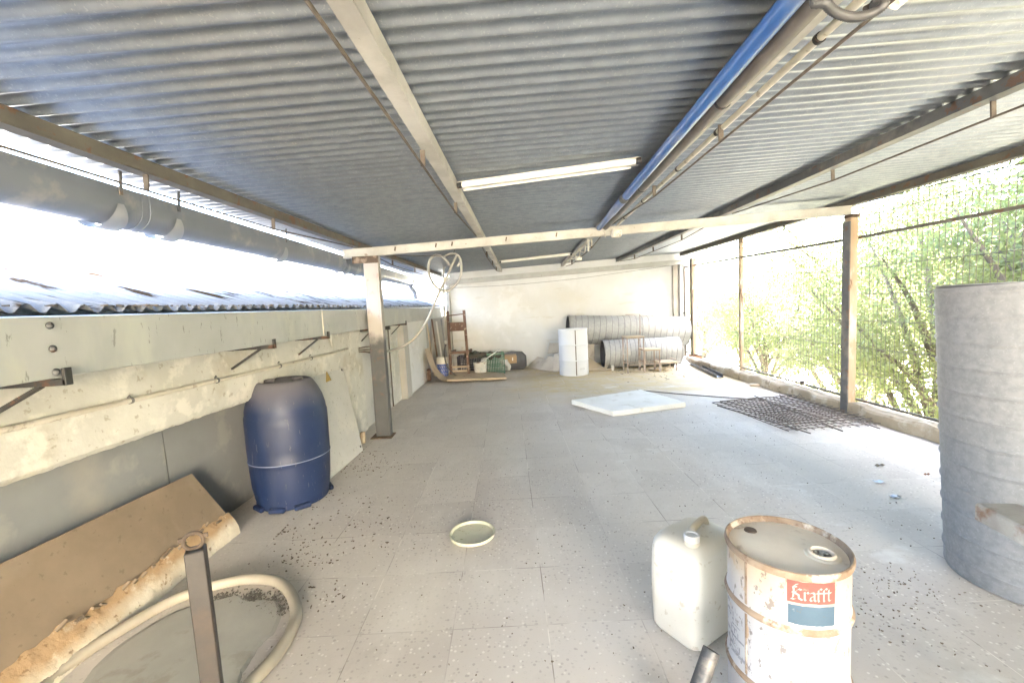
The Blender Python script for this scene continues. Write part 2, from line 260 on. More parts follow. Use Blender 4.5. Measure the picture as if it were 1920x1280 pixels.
# ------------------------------------------------------------------ mesh helpers
def frame(d):
    d = Vector(d).normalized(); up = Vector((0, 0, 1)) if abs(d.z) < .95 else Vector((1, 0, 0))
    s = d.cross(up).normalized(); return d, s, s.cross(d).normalized()
class MB:
    def __init__(self): self.v = []; self.f = []; self.s = []
    def add(self, vs, fs, smooth=False):
        n = len(self.v); self.v += [Vector(q) for q in vs]; self.f += [tuple(n+i for i in g) for g in fs]; self.s += [smooth]*len(fs); return self
    def hexa(self, p): return self.add(p, [(0, 3, 2, 1), (4, 5, 6, 7), (0, 1, 5, 4), (1, 2, 6, 5), (2, 3, 7, 6), (3, 0, 4, 7)])
    def box(self, x0, x1, y0, y1, z0, z1): return self.hexa([(x0, y0, z0), (x1, y0, z0), (x1, y1, z0), (x0, y1, z0), (x0, y0, z1), (x1, y0, z1), (x1, y1, z1), (x0, y1, z1)])
    def obox(self, c, sx, sy, sz, rz=0., rx=0., ry=0.):
        M = Matrix.Translation(c) @ Matrix.Rotation(rz, 4, 'Z') @ Matrix.Rotation(ry, 4, 'Y') @ Matrix.Rotation(rx, 4, 'X')
        a, b, h = sx/2, sy/2, sz/2
        return self.hexa([M @ Vector(q) for q in ((-a, -b, -h), (a, -b, -h), (a, b, -h), (-a, b, -h), (-a, -b, h), (a, -b, h), (a, b, h), (-a, b, h))])
    def beam(self, p0, p1, w, h):
        """box from p0 to p1, width w sideways, height h"""
        p0, p1 = Vector(p0), Vector(p1); d, s, u = frame(p1-p0); s, u = s*w/2, u*h/2
        return self.hexa([p0-s-u, p0+s-u, p1+s-u, p1-s-u, p0-s+u, p0+s+u, p1+s+u, p1-s+u])
    def tube(self, pts, r, n=10, cap=True, closed=False):
        pts = [Vector(p) for p in pts]; m = len(pts); rs = r if isinstance(r, (list, tuple)) else [r]*m
        rings = []; ref = None
        for i, p in enumerate(pts):
            if closed: d = pts[(i+1) % m]-pts[i-1]
            else: d = pts[min(i+1, m-1)]-pts[max(i-1, 0)]
            d.normalize()
            if ref is None: _, s, u = frame(d)
            else:
                s = (ref-d*ref.dot(d)).normalized(); u = s.cross(d)
            ref = s
            rings.append([p+(s*math.cos(2*PI*k/n)+u*math.sin(2*PI*k/n))*rs[i] for k in range(n)])
        vs = [q for g in rings for q in g]; fs = []
        for i in range(m if closed else m-1):
            a, b = i*n, ((i+1) % m)*n
            for k in range(n): fs.append((a+k, a+(k+1) % n, b+(k+1) % n, b+k))
        self.add(vs, fs, True)
        if cap and not closed: self.add(rings[0], [tuple(range(n))[::-1]]); self.add(rings[-1], [tuple(range(n))])
        return self
    def lathe(self, prof, c=(0, 0, 0), axis=(0, 0, 1), n=40, capb=True, capt=True, start=0):
        d, s, u = frame(axis); c = Vector(c)
        if abs(d.z) > .95: s, u = Vector((1, 0, 0)), Vector((0, 1, 0))*(1 if d.z > 0 else -1)
        vs = []; fs = []
        for (r, z) in prof:
            for k in range(n):
                a = 2*PI*k/n+start; vs.append(c+d*z+(s*math.cos(a)+u*math.sin(a))*r)
        for i in range(len(prof)-1):
            for k in range(n): fs.append((i*n+k, i*n+(k+1) % n, (i+1)*n+(k+1) % n, (i+1)*n+k))
        if capb: fs.append(tuple(range(n))[::-1])
        if capt: fs.append(tuple(range((len(prof)-1)*n, len(prof)*n)))
        return self.add(vs, fs, True)
    def grid(self, fn, nu, nv, smooth=True):
        vs = [fn(i/nu, j/nv) for i in range(nu+1) for j in range(nv+1)]
        return self.add(vs, [(i*(nv+1)+j, (i+1)*(nv+1)+j, (i+1)*(nv+1)+j+1, i*(nv+1)+j+1) for i in range(nu) for j in range(nv)], smooth)
    def prism(self, poly, d):
        """flat polygon of 3-D points swept along vector d"""
        n = len(poly); d = Vector(d); a = [Vector(q) for q in poly]
        self.add(a+[q+d for q in a], [tuple(range(n))[::-1], tuple(range(n, 2*n))]+[(i, (i+1) % n, n+(i+1) % n, n+i) for i in range(n)]); return self
    def rrect_loft(self, secs, c, rz=0., k=6):
        """loft of rounded rectangles: (z, half x, half y, corner radius)"""
        n = 4*(k+1); rings = []
        M = Matrix.Translation(c) @ Matrix.Rotation(rz, 4, 'Z')
        for z, hx, hy, r in secs:
            g = []
            for q, (sx, sy) in enumerate(((1, 1), (-1, 1), (-1, -1), (1, -1))):
                for i in range(k+1):
                    a = q*PI/2+i/k*PI/2; g.append(M @ Vector((sx*(hx-r)+r*math.cos(a), sy*(hy-r)+r*math.sin(a), z)))
            rings.append(g)
        fs = [(i*n+j, i*n+(j+1) % n, (i+1)*n+(j+1) % n, (i+1)*n+j) for i in range(len(rings)-1) for j in range(n)]
        fs += [tuple(range(n))[::-1], tuple(range((len(rings)-1)*n, len(rings)*n))]
        return self.add([v for g in rings for v in g], fs, True)
    def build(self, name, m, parent=None, bev=0.0, loc=None, auto=True):
        off = Vector(parent['_w']) if parent else Vector(loc or (0, 0, 0))
        me = bpy.data.meshes.new(name); me.from_pydata([tuple(q-off) for q in self.v], [], self.f)
        me.polygons.foreach_set('use_smooth', self.s)
        if bev:
            bm = bmesh.new(); bm.from_mesh(me); bmesh.ops.remove_doubles(bm, verts=bm.verts, dist=1e-5)
            es = [e for e in bm.edges if len(e.link_faces) == 2 and e.calc_face_angle(0) > .6]
            bmesh.ops.bevel(bm, geom=es, offset=bev, segments=1, affect='EDGES', clamp_overlap=True); bm.to_mesh(me); bm.free()
        if auto and any(self.s): me.set_sharp_from_angle(angle=R(42))
        me.materials.append(m); me.update()
        o = bpy.data.objects.new(name, me); C.objects.link(o)
        if parent: o.parent = parent; o['_w'] = tuple(off)
        else: o.location = off; o['_w'] = tuple(off)
        return o
def tag(o, label, cat, group=None):
    o['label'] = label; o['category'] = cat
    if group: o['group'] = group
    return o
def thing(name, loc, label, cat, group=None):
    o = bpy.data.objects.new(name, None); C.objects.link(o); o.location = loc; o['_w'] = tuple(loc); o.empty_display_size = .1
    return tag(o, label, cat, group)
def struct(o): o['kind'] = 'structure'; return o
def stuff(o): o['kind'] = 'stuff'; return o
def copy_tree(o, delta, parent=None):
    c = o.copy(); C.objects.link(c); c.parent = parent
    if parent is None: c.location = o.location+Vector(delta)
    for ch in o.children: copy_tree(ch, delta, c)
    return c
def lerp(pts, y):
    if y <= pts[0][0]: return pts[0][1]
    for (a, va), (b, vb) in zip(pts, pts[1:]):
        if y <= b: return va+(vb-va)*(y-a)/(b-a)
    return pts[-1][1]
def smoothpath(pts, k=6):
    pts = [Vector(p) for p in pts]; out = []
    for i in range(len(pts)-1):
        p0, p1, p2, p3 = pts[max(i-1, 0)], pts[i], pts[i+1], pts[min(i+2, len(pts)-1)]
        for j in range(k):
            t = j/k; out.append(.5*((2*p1)+(p2-p0)*t+(2*p0-5*p1+4*p2-p3)*t*t+(3*p1-p0-3*p2+p3)*t**3))
    return out+[pts[-1]]
rnd = random.Random(7)

# ================================================================== SETTING
YB, YE = -5.2, 9.44                       # terrace from behind the camera to the end wall
SL = .0385                                # roof rises to the right
def zp(x): return 2.095+SL*x              # underside of the purlins
def xw(y): return lerp(((-3, -2.0), (1.5, -1.88), (4.9, -1.70), (9.5, -1.62)), y)      # face of the low side wall
def xg(y): return lerp(((-3, -1.64), (1.5, -1.57), (9.5, -1.42)), y)     # front of its gutter

struct(MB().add([(-2.3, YB-.4, 0), (3.78, YB-.4, 0), (3.78, YE+.3, 0), (-2.3, YE+.3, 0)], [(0, 1, 2, 3)]).build('floor', floor_material()))
g = MB(); g.box(-2.3, 3.82, YB-.4, YE+.3, -3.2, -.012); o = g.build('terrace_slab', kerb_m); tag(o, 'rendered slab edge carrying the covered terrace', 'slab'); struct(o)
struct(MB().add([(-600, -600, -3.2), (600, -600, -3.2), (600, 600, -3.2), (-600, 600, -3.2)], [(0, 1, 2, 3)]).build('ground', ground_m))

# kerb along the open side, broken by the post
g = MB()
def kerb_piece(y0, y1):
    n = max(2, int((y1-y0)/.12))
    def fn(u, v):
        y = y0+(y1-y0)*u; w = .010*math.sin(y*7.3)+.008*math.sin(y*17.1+1)
        prof = [(3.615+w*.6, .004), (3.622+w, .10+w), (3.637+w*.5, .122+w), (3.74, .128+w*.6), (3.80, .125), (3.80, .004)]
        i = v*5; k = min(int(i+1e-6), 4); f = i-k; a, b = prof[k], prof[k+1]
        return (a[0]+(b[0]-a[0])*f, y, a[1]+(b[1]-a[1])*f)
    g.grid(fn, n, 5, False)
    for yy in (y0, y1): g.add([fn(0 if yy == y0 else 1, k/5) for k in range(6)], [(0, 1, 2, 3, 4, 5)])
kerb_piece(YB-.3, 4.55); kerb_piece(4.66, 8.80)
struct(g.build('kerb', kerb_m))

# ------------------------------------------------------------------ corrugated canopy roof
g = MB(); P = .076; prof = [(u, 0.0082*(1-2*((1+math.cos(2*PI*(u-.5)))/2)**1.5)) for u in (0, .1, .2, .28, .34, .40, .45, .5, .55, .60, .66, .72, .8, .9)]
ys = []
y = YB
while y < YE+.12:
    for (u, dz) in prof: ys.append((y+u*P, dz))
    y += P
xs = [-1.965, -.6, .9, 2.4, 3.86]
vs = []; fs = []
for (yy, dz) in ys:
    ln = math.floor((yy+30)/.83); lift = .0012*(ln % 2)
    for x in xs: vs.append((x+.006*math.sin(ln*2.1) if x in (xs[0], xs[-1]) else x, yy, 2.172+SL*x+dz+lift))
n = len(xs)
for i in range(len(ys)-1):
    for j in range(n-1): fs.append((i*n+j, i*n+j+1, (i+1)*n+j+1, (i+1)*n+j))
g.add(vs, fs, True); o = g.build('corrugated_roof', galv, auto=False)
tag(o, 'low grey corrugated metal roof over the whole terrace', 'roof')

# purlins with their trussed tie rods
def purlin(name, xa, xb, w, h, m, label, rod_m, rods=((-.1, 4.45, (.95, 2.04, 3.05)), (4.8, 9.2, (5.8, 7.0, 8.1))), drop=.075, ox=0., y0=YB, y1=9.38):
    f = lambda y: xa+(xb-xa)*(y-1.2)/(9.4-1.2)
    t = thing(name, (f(1.2), 1.2, zp(xa)), label, 'purlin', 'steel purlins under the roof')
    b = MB(); p0, p1 = (f(y0), y0, zp(f(y0))+h/2+.002), (f(y1), y1, zp(f(y1))+h/2+.002)
    b.beam(p0, p1, w, h); bb = b.build('web', m, t, .003)
    fl = MB(); fl.beam((p0[0]-w*.18, p0[1], p0[2]-h/2-.0025), (p1[0]-w*.18, p1[1], p1[2]-h/2-.0025), w*1.35, .005); fl.build('lower_flange', m, t)
    for (ra, rb, st) in rods:
        q = [(f(ra)+ox, ra, zp(f(ra))-.01)]+[(f(s)+ox, s, zp(f(s))-drop) for s in st]+[(f(rb)+ox, rb, zp(f(rb))-.01)]
        MB().tube(q, .0055, 8).build('tie_rod', rod_m, t)
        for s in st: MB().beam((f(s)+ox, s, zp(f(s))-drop), (f(s)+ox, s+.004, zp(f(s))-.001), .008, .022).build('strut', rod_m, t)
    return t
purlin('steel_purlin', -1.655, -1.38, .045, .058, steel_brown, 'brown steel purlin nearest the open gutter side', rust_rod)
purlin('steel_purlin', -.345, -.10, .045, .06, steel_cream, 'cream flaking purlin touching the left ends of the strip lights', rust_rod, ox=-.036)
purlin('steel_purlin', .925, 1.22, .045, .06, steel_cream, 'cream purlin running beside the blue pipe', rust_rod, ox=.065)
purlin('steel_purlin', 2.245, 2.42, .05, .062, steel_grey, 'dark grey purlin between the blue pipe and the wire fence', rust_rod, ox=.02)
purlin('steel_purlin', 3.72, 3.80, .06, .066, steel_brown, 'rust brown edge purlin above the wire fence', rust_rod, drop=.06, ox=-.03)

# cross beams
def crossbeam(y, x0, x1, m, label, ztop=0.0, h=.085, lugs=()):
    t = thing('cross_beam', ((x0+x1)/2, y, zp(0)), label, 'beam', 'cross beams carrying the purlins')
    zt = lambda x: zp(x)-.008+ztop
    w = MB(); w.hexa([(x0, y-.02, zt(x0)-h), (x1, y-.02, zt(x1)-h), (x1, y+.02, zt(x1)-h), (x0, y+.02, zt(x0)-h), (x0, y-.02, zt(x0)-.006), (x1, y-.02, zt(x1)-.006), (x1, y+.02, zt(x1)-.006), (x0, y+.02, zt(x0)-.006)])
    w.build('web', m, t)
    for dz, nm in ((0, 'top_flange'), (-h, 'bottom_flange')):
        f = MB(); a, b = zt(x0)+dz, zt(x1)+dz
        f.hexa([(x0-.002, y-.035, a-.006), (x1+.002, y-.035, b-.006), (x1+.002, y+.035, b-.006), (x0-.002, y+.035, a-.006), (x0-.002, y-.035, a-.0005), (x1+.002, y-.035, b-.0005), (x1+.002, y+.035, b-.0005), (x0-.002, y+.035, a-.0005)]); f.build(nm, m, t)
    for lx in lugs: MB().obox((lx, y-.029, zt(lx)-h*.45), .012, .02, h*.5, 0, 0, .25).build('cleat', rusty, t)
    return t
crossbeam(4.62, -1.70, 3.68, steel_cream, 'cream cross beam spanning between the two rusty posts', lugs=(-1.15, -.72, -.55, .02, .55))
crossbeam(9.30, -1.30, 3.86, mat('pale_grey_steel', (.42, .42, .405), (.36, .36, .345), 4, .6, layers=((RUST, 12, .74, .84, .5),)), 'cream cross beam in front of the white end wall', ztop=-.075, h=.10)
crossbeam(-1.2, -1.75, 3.66, steel_cream, 'cream cross beam behind the viewer')

# ------------------------------------------------------------------ posts
t = thing('roof_post', (-1.42, 4.62, 0), 'grey flaking post beside the leaning panel', 'post')
zt = zp(-1.42)-.098
g = MB(); g.box(-1.49, -1.355, 4.575, 4.66, .012, zt); g.build('shaft', post_l, t, .004)
MB().box(-1.355, -1.336, 4.57, 4.668, .012, zt).build('side_face', post_l, t, .002)
g = MB(); g.box(-1.54, -1.31, 4.52, 4.71, .0, .012); g.build('base_plate', rusty, t, .002)
g = MB(); g.box(-1.60, -1.33, 4.56, 4.575, zt-.075, zt-.002); g.build('cap_plate', rusty, t, .003)
t = thing('roof_post', (3.68, 4.60, 0), 'rusty orange post standing by the rebar mesh', 'post')
g = MB(); g.box(3.640, 3.722, 4.56, 4.65, 0, 2.10); g.build('shaft', post_r, t, .004)
MB().box(3.626, 3.6395, 4.555, 4.655, .004, 2.06).build('side_face', steel_grey, t, .002)  # dark plate over the box post, putting this side's shade into its colour
g = MB(); g.box(3.645, 3.735, 4.55, 4.66, 2.101, 2.135); g.build('cap_plate', rusty, t, .003)
t = thing('roof_post', (3.83, 8.86, 0), 'rusty post with a clay footing at the far end of the fence', 'post')
g = MB(); g.box(3.80, 3.878, 8.83, 8.91, .0, 2.14); g.build('shaft', post_r, t, .004)
MB().box(3.782, 3.7995, 8.825, 8.915, .0, 2.14).build('side_face', steel_brown, t)  # side plate in a darker brown than the shaft
g = MB(); g.hexa([(3.79, 8.77, .0), (3.93, 8.77, .0), (3.93, 8.99, 0), (3.79, 8.99, 0), (3.775, 8.76, .15), (3.95, 8.76, .15), (3.95, 9.0, .15), (3.775, 9.0, .15)]); g.build('footing', mat('clay_block', (.28, .13, .075), (.22, .10, .06), 8, .9, 0, .2, 30), t, .004)
t = thing('roof_post', (3.66, 9.38, 0), 'slim grey steel post fixed against the end wall', 'post')
MB().box(3.61, 3.715, 9.345, 9.435, 0, zp(3.6)-.09).build('shaft', steel_cream, t, .003)
MB().box(3.59, 3.735, 9.32, 9.4355, 0.0, .01).build('base_plate', rusty, t)

# ------------------------------------------------------------------ walls
o = MB().box(-1.20, 3.60, YE, YE+.18, 0, 2.10).build('end_wall', plaster_back)
g = MB(); n = 24
g.hexa([(-1.24, YE+.001, -.0), (3.98, YE+.001, 0), (3.98, YE+.2, 0), (-1.24, YE+.2, 0), (-1.24, YE+.001, zp(-1.24)+.071), (3.98, YE+.001, zp(3.98)+.071), (3.98, YE+.2, zp(3.98)+.071), (-1.24, YE+.2, zp(-1.24)+.071)])
bpy.data.objects.remove(o); o = g.build('end_wall', plaster_back); tag(o, 'whitewashed end wall behind the metal ducts', 'wall')
o = MB().box(3.735, 3.94, 9.30, 9.4395, 0, 2.16).build('wall_pier', plaster_back, bev=.008); tag(o, 'white pier at the right end of the end wall', 'pier')
o = MB().box(-1.33, -1.245, 9.36, 9.55, 0, 2.04).build('wall_pier', mat('grey_render', (.46, .45, .43), (.40, .39, .37), 3, .9, 0, .2, 30), bev=.006); tag(o, 'slim grey pillar at the left end of the end wall', 'pier')

# low side wall on the left: lintel, plastered stretches, boards closing the opening
t = thing('side_wall', (-1.95, 3.5, 0), 'low cracked plaster wall under the zinc gutter', 'wall')
random.seed(3)
def rag(y): return .782+.003*math.sin(y*3.1)+.0012*math.sin(y*17+1)+.0012*math.sin(y*47)+.002*math.sin(y*131)*math.sin(y*37)
def lintel(u, v):
    y = -3+(4.35+3)*u; x = xw(y)
    pr = [(x-.13, rag(y)+.015), (x-.02, rag(y)), (x+.006, rag(y)+.025), (x+.012+.006*math.sin(y*3), .92), (x+.002, 1.03), (x-.012, 1.12), (x-.02, 1.24), (x-.18, 1.24)]
    i = v*7; k = min(int(i+1e-6), 6); f = i-k; a, b = pr[k], pr[k+1]
    return (a[0]+(b[0]-a[0])*f, y, a[1]+(b[1]-a[1])*f)
g = MB(); g.grid(lintel, 420, 7, True); g.build('lintel', plaster, t)
g = MB()
def wallpiece(y0, y1, dx=0.0, z1=1.24):
    g.hexa([(xw(y0)-.35, y0, 0), (xw(y0)+dx, y0, 0), (xw(y1)+dx, y1, 0), (xw(y1)-.35, y1, 0), (xw(y0)-.35, y0, z1), (xw(y0)+dx-.01, y0, z1), (xw(y1)+dx-.01, y1, z1), (xw(y1)-.35, y1, z1)])
wallpiece(4.20, 4.93, .012); wallpiece(5.36, 6.55, -.02)
g.build('plaster_face', plaster, t, .01)
g = MB(); wallpiece(6.83, 8.30, .05); g.build('whitewashed_face', plaster_back, t, .01)
g = MB(); wallpiece(6.55, 6.828, .075); g.build('pilaster', mat('grey_render', (.46, .45, .43), (.40, .39, .37)), t, .006)
g = MB(); g.box(-2.30, -2.14, -3, 4.25, 0, 1.24); g.build('back_face', plaster, t)
g = MB(); g.hexa([(xw(8.3)-.35, 8.30, 0), (xw(8.3)-.10, 8.30, 0), (xw(9.4)-.1, 9.55, 0), (xw(9.4)-.35, 9.55, 0), (xw(8.3)-.35, 8.30, 1.2), (xw(8.3)-.10, 8.30, 1.2), (xw(9.4)-.1, 9.55, 1.2), (xw(9.4)-.35, 9.55, 1.2)]); g.build('corner_face', mat('grey_render', (.46, .45, .43), (.40, .39, .37)), t)
g = MB(); g.box(-2.05, -1.34, 9.56, 9.70, 0, 1.20); g.build('corner_return', mat('grey_render', (.46, .45, .43), (.40, .39, .37)), t)
def infill(y0, y1, label, lean=.02):
    g = MB(); x0, x1 = -2.035+.035*(y0-2.4), -2.035+.035*(y1-2.4)
    g.hexa([(x0-.012, y0, 0), (x0, y0, 0), (x1, y1, 0), (x1-.012, y1, 0), (x0-.012-lean, y0, .86), (x0-lean, y0, .86), (x1-lean, y1, .86), (x1-.012-lean, y1, .86)])
    tag(g.build('infill_board', sheet_grey, bev=.002, loc=(x0, (y0+y1)/2, 0)), label, 'board', 'grey boards closing the wall opening')
infill(-1.2, .95, 'grey infill board behind the near end of the foam sheet')
infill(.98, 2.475, 'grey infill board rising behind the torn foam sheet')
infill(2.487, 3.66, 'grey infill board behind the blue barrel', .028)
t2 = thing('metal_door', (-1.68, 5.15, 0), 'narrow grey sheet metal door between the wall and the post', 'door')
g = MB(); g.hexa([(xw(4.94)-.03, 4.94, .01), (xw(4.94)-.006, 4.94, .01), (xw(5.35)-.006, 5.35, .01), (xw(5.35)-.03, 5.35, .01), (xw(4.94)-.03, 4.94, 1.13), (xw(4.94)-.006, 4.94, 1.13), (xw(5.35)-.006, 5.35, 1.13), (xw(5.35)-.03, 5.35, 1.13)]); g.build('leaf', panel_m, t2, .002)
MB().box(xw(5.3)+.0, xw(5.3)+.018, 5.30, 5.318, .02, 1.12).build('hinge_post', steel_dark, t2)

# ------------------------------------------------------------------ neighbouring roof
g = MB(); PW = .10; S2 = .30; vs = []; fs = []
yv = np.arange(-4, 17, PW/8)
rows = []
xsr = [0]
while xsr[-1] < 7.2: xsr.append(xsr[-1]+.60)
cols = []
for k, dx in enumerate(xsr[:-1]):
    cols.append((dx-.0, .006 if k % 2 == 0 else .0)); cols.append((xsr[k+1]+(.06 if k % 2 else 0), .006 if k % 2 == 0 else .0))
# sheets of two spans with a lap step
strips = [(i*1.2-(.08 if i else 0), i*1.2+1.2, i*.007) for i in range(6)]
for (a, b, lift) in strips:
    ns = 3; base = len(vs)
    for yy in yv:
        amp = .0175*math.cos(2*PI*yy/PW)
        for k in range(ns+1):
            d = a+(b-a)*k/ns; x0 = xg(yy)-.085
            vs.append((x0-d+.004*math.sin(yy*1.7), yy, 1.424+S2*d+amp+lift+.004*math.sin(yy*2.3+d)))
    for i in range(len(yv)-1):
        for k in range(ns): fs.append((base+i*(ns+1)+k, base+(i+1)*(ns+1)+k, base+(i+1)*(ns+1)+k+1, base+i*(ns+1)+k+1))
t = thing('neighbouring_roof', (-3, 4, 1.2), 'sunlit corrugated roof with rust stains beyond the zinc gutter', 'roof')
g.add(vs, fs, True); g.build('roof_sheets', fibre, t, auto=False)
g = MB(); g.prism([(-2.2, -4, 1.15), (-2.2, -4, 1.32), (-8.9, -4, 3.2), (-8.9, -4, -3.2), (-2.35, -4, -3.2), (-2.35, -4, 1.15)], (0, 21, 0)); g.build('building_body', plaster, t)

# ------------------------------------------------------------------ zinc gutter on the side wall
t = thing('zinc_gutter', (-1.75, 3, 1.16), 'long grey zinc box gutter on the side wall', 'gutter')
def gut(y0, y1, dz=0.0):
    g = MB(); n = max(2, int((y1-y0)/.4))
    def fn(u, v):
        y = y0+(y1-y0)*u; x = xg(y)+dz; zb = 1.178
        pr = [(x-.28, zb+.004), (x-.004, zb), (x, zb+.004), (x, 1.390), (x-.018, 1.394), (x-.02, 1.382)]
        i = v*5; k = min(int(i+1e-6), 4); f = i-k; a, b = pr[k], pr[k+1]
        return (a[0]+(b[0]-a[0])*f, y, a[1]+(b[1]-a[1])*f)
    g.grid(fn, n, 5, False); return g.build('trough', gutter_m, t)
gut(-3, 1.52, .0025); gut(1.46, 3.58); gut(3.54, 6.1, .0025); gut(6.06, 9.35)
for zz in (1.20, 1.28, 1.36): MB().lathe([(.013, 0), (.012, .004), (.007, .007), (.006, .010)], (xg(1.49)+.0028, 1.485, zz), (1, 0, 0), 12).build('bolt', steel_grey, t, auto=False)
MB().box(xg(3.56)-.001, xg(3.56)+.006, 3.553, 3.568, 1.18, 1.397).build('joint_strip', lamp_white, t)
for y in (-.7, .35, 1.50, 2.79, 3.60, 4.95, 6.15):
    b = MB(); x1, x0 = xg(y)+.03, xw(y)-.03
    b.beam((x0, y, 1.160), (x1, y, 1.163), .028, .024); b.beam((x1-.006, y, 1.152), (x1-.006, y, 1.212), .028, .012)
    br = b.build('bracket', steel_dark, t, .0015)
    MB().beam((x0+.03, y, 1.03), (x1-.10, y, 1.150), .018, .012).build('brace', steel_dark, br)

# conduit along the wall
t = thing('wall_conduit', (-1.85, 2, .99), 'thin cream conduit clipped along the side wall', 'conduit')
MB().tube([(xw(y)+.022, y, .985+.006*math.sin(y*1.3)) for y in np.arange(-3, 4.75, .25)], .0125, 10).build('pipe', white_pvc, t)
for y in (.3, 1.2, 2.05, 2.62, 3.28, 3.75):
    b = MB(); b.lathe([(.0165, -.006), (.0165, .006)], (xw(y)+.022, y, .985+.006*math.sin(y*1.3)), (0, 1, 0), 12); b.tube([(xw(y)+.01, y, 1.0), (xw(y)+.02, y, 1.013), (xw(y)+.024, y, 1.004)], .004, 6)
    b.build('clip', steel_grey, t)
t = thing('wall_conduit', (xw(6.1), 6.1, 0), 'upright thin conduit on the wall past the grey post', 'conduit')
MB().tube([(xw(6.0)+.0, 6.0, .02), (xw(6.0)+.0, 6.0, 1.16)], .010, 8).build('pipe', steel_brown, t)
MB().box(xw(6.)-.03, xw(6.)+.03, 5.97, 6.03, 1.165-.06, 1.165-.002).build('junction_box', steel_dark, t, .004)

# ------------------------------------------------------------------ half round pvc gutter hung below the roof edge
t = thing('pvc_gutter', (-1.8, 3, 1.85), 'grey half round plastic gutter hung outside the roof edge', 'gutter')
def xpg(y): return -1.90
RG = .090
def halfgut(y0, y1, r, name='trough'):
    g = MB(); n = max(2, int((y1-y0)/.5)+1)
    def mk(rr, flip):
        def fn(u, v):
            y = y0+(y1-y0)*u; a = PI+PI*v; zc = 1.92
            if v < .001 or v > .999: return (xpg(y)+rr*math.cos(a), y, zc+.082)
            return (xpg(y)+rr*math.cos(a), y, zc+rr*math.sin(a))
        return fn
    g.grid(mk(r, 0), n, 18); g.grid(mk(r-.004, 1), n, 18)
    for e in (0, 1):
        A = [mk(r, 0)(e, k/18) for k in range(19)]; B = [mk(r-.004, 0)(e, k/18) for k in range(19)]
        g.add(A+B, [(k, k+1, 19+k+1, 19+k) for k in range(18)])
    for s in (0, 1):
        A = [mk(r, 0)(k/n, s) for k in range(n+1)]; B = [mk(r-.004, 0)(k/n, s) for k in range(n+1)]
        g.add(A+B, [(k, k+1, n+1+k+1, n+1+k) for k in range(n)])
    return g.build(name, pvc, t)
halfgut(-5, 8.5, RG)
for y in (2.28, 4.95): halfgut(y-.055, y+.055, RG+.006, 'coupling'); halfgut(y-.012, y+.012, RG+.010, 'coupling_rib')
for y in (.2, 2.10, 2.46, 3.62, 5.05, 5.35, 6.5, 7.6):
    b = MB(); x = xpg(y)
    def br(u, v, y=y, x=x):
        a = PI+PI*v; w = .016+.045*math.sin(PI*v)
        return (x+(RG+.006+.018*math.sin(PI*v))*math.cos(a), y-w+2*w*u, 1.92+(RG+.006+.018*math.sin(PI*v))*math.sin(a))
    b.grid(br, 1, 16); bo = b.build('bracket', pvc_l, t)
    s = MB(); s.beam((x+RG+.012, y, 1.96), (x+RG+.02, y, zp(x)+.05), .016, .006); s.build('strap', steel_grey, bo)
y = 8.5
g = MB(); g.lathe([(RG+.008, -.05), (RG+.008, .05)], (xpg(y), y+.05, 1.92), (0, 1, 0), 22); g.build('end_outlet', pvc, t)
g = MB(); g.tube(smoothpath([(xpg(y), y+.05, 1.89), (xpg(y)+.01, y+.06, 1.80), (xpg(y)+.06, y+.10, 1.72), (xpg(y)+.085, y+.12, 1.58)]), .045, 14); g.build('downpipe', pvc, t)

# ------------------------------------------------------------------ services under the roof
f = lambda y, a, b: a+(b-a)*(y-1.2)/(4.5-1.2)
t = thing('blue_pipe', (.79, 1.2, 2.08), 'bright blue plastic pipe under the roof', 'pipe')
def zz(x): return zp(x)-.022
pts = [(f(y, .778, .985), y, zz(.85)) for y in np.linspace(YB, 3.27, 12)]
MB().tube(pts, .029, 18).build('pipe', blue_pipe, t)
pts = [(f(y, .778, .985), y, zz(.85)) for y in np.linspace(3.24, 4.52, 6)]
MB().tube(pts, [.033, .033, .033, .026, .026, .026], 18).build('reduced_pipe', blue_pipe, t)
MB().tube([(f(y, .778, .985), y, zz(.85)) for y in (3.20, 3.29)], .036, 18).build('coupling', pvc_dark, t)
t = thing('dark_pipe', (.86, 1.2, 2.08), 'dark grey pipe tucked beside the blue pipe', 'pipe')
MB().tube([(f(y, .850, 1.050), y, zp(.9)-.020) for y in np.linspace(YB, 4.5, 12)], .030, 16).build('pipe', mat('grey_brown_pipe', (.17, .15, .135), (.12, .105, .09), 5, .5, 0, .05, 40), t)
for y in (.4, 1.75, 3.0): MB().lathe([(.033, -.006), (.033, .006)], (f(y, .850, 1.050), y, zp(.9)-.020), (0, 1, 0), 16).build('pipe_clip', steel_dark, t)
t = thing('roof_conduit', (.94, 1.2, 2.05), 'white conduit clipped below the cream purlin', 'conduit')
MB().tube([(f(y, .985, 1.165), y, zp(1.)-.014) for y in np.linspace(YB, 4.45, 12)], .013, 12).build('pipe', white_pvc, t)
for y in (.7, 1.38, 2.10, 2.65, 3.45, 4.1):
    MB().lathe([(.017, -.008), (.017, .008)], (f(y, .985, 1.165), y, zp(1.)-.014), (0, 1, 0), 12).build('clip', steel_dark, t)
t = thing('junction_box', (1.13, 4.5, 2.06), 'small cream junction box on the cross beam', 'junction box')
g = MB(); g.obox((1.165, 4.53, 2.045), .095, .07, .085); g.build('box', white_pvc, t, .012)
MB().lathe([(.028, 0), (.024, .012)], (1.165, 4.495, 2.045), (0, -1, 0), 16).build('cover', white_pvc, t)
MB().tube(smoothpath([(1.06, 4.58, 2.02), (1.055, 4.56, 2.05), (1.05, 4.57, 2.09)]), .005, 8).build('cable', white_pvc, t)
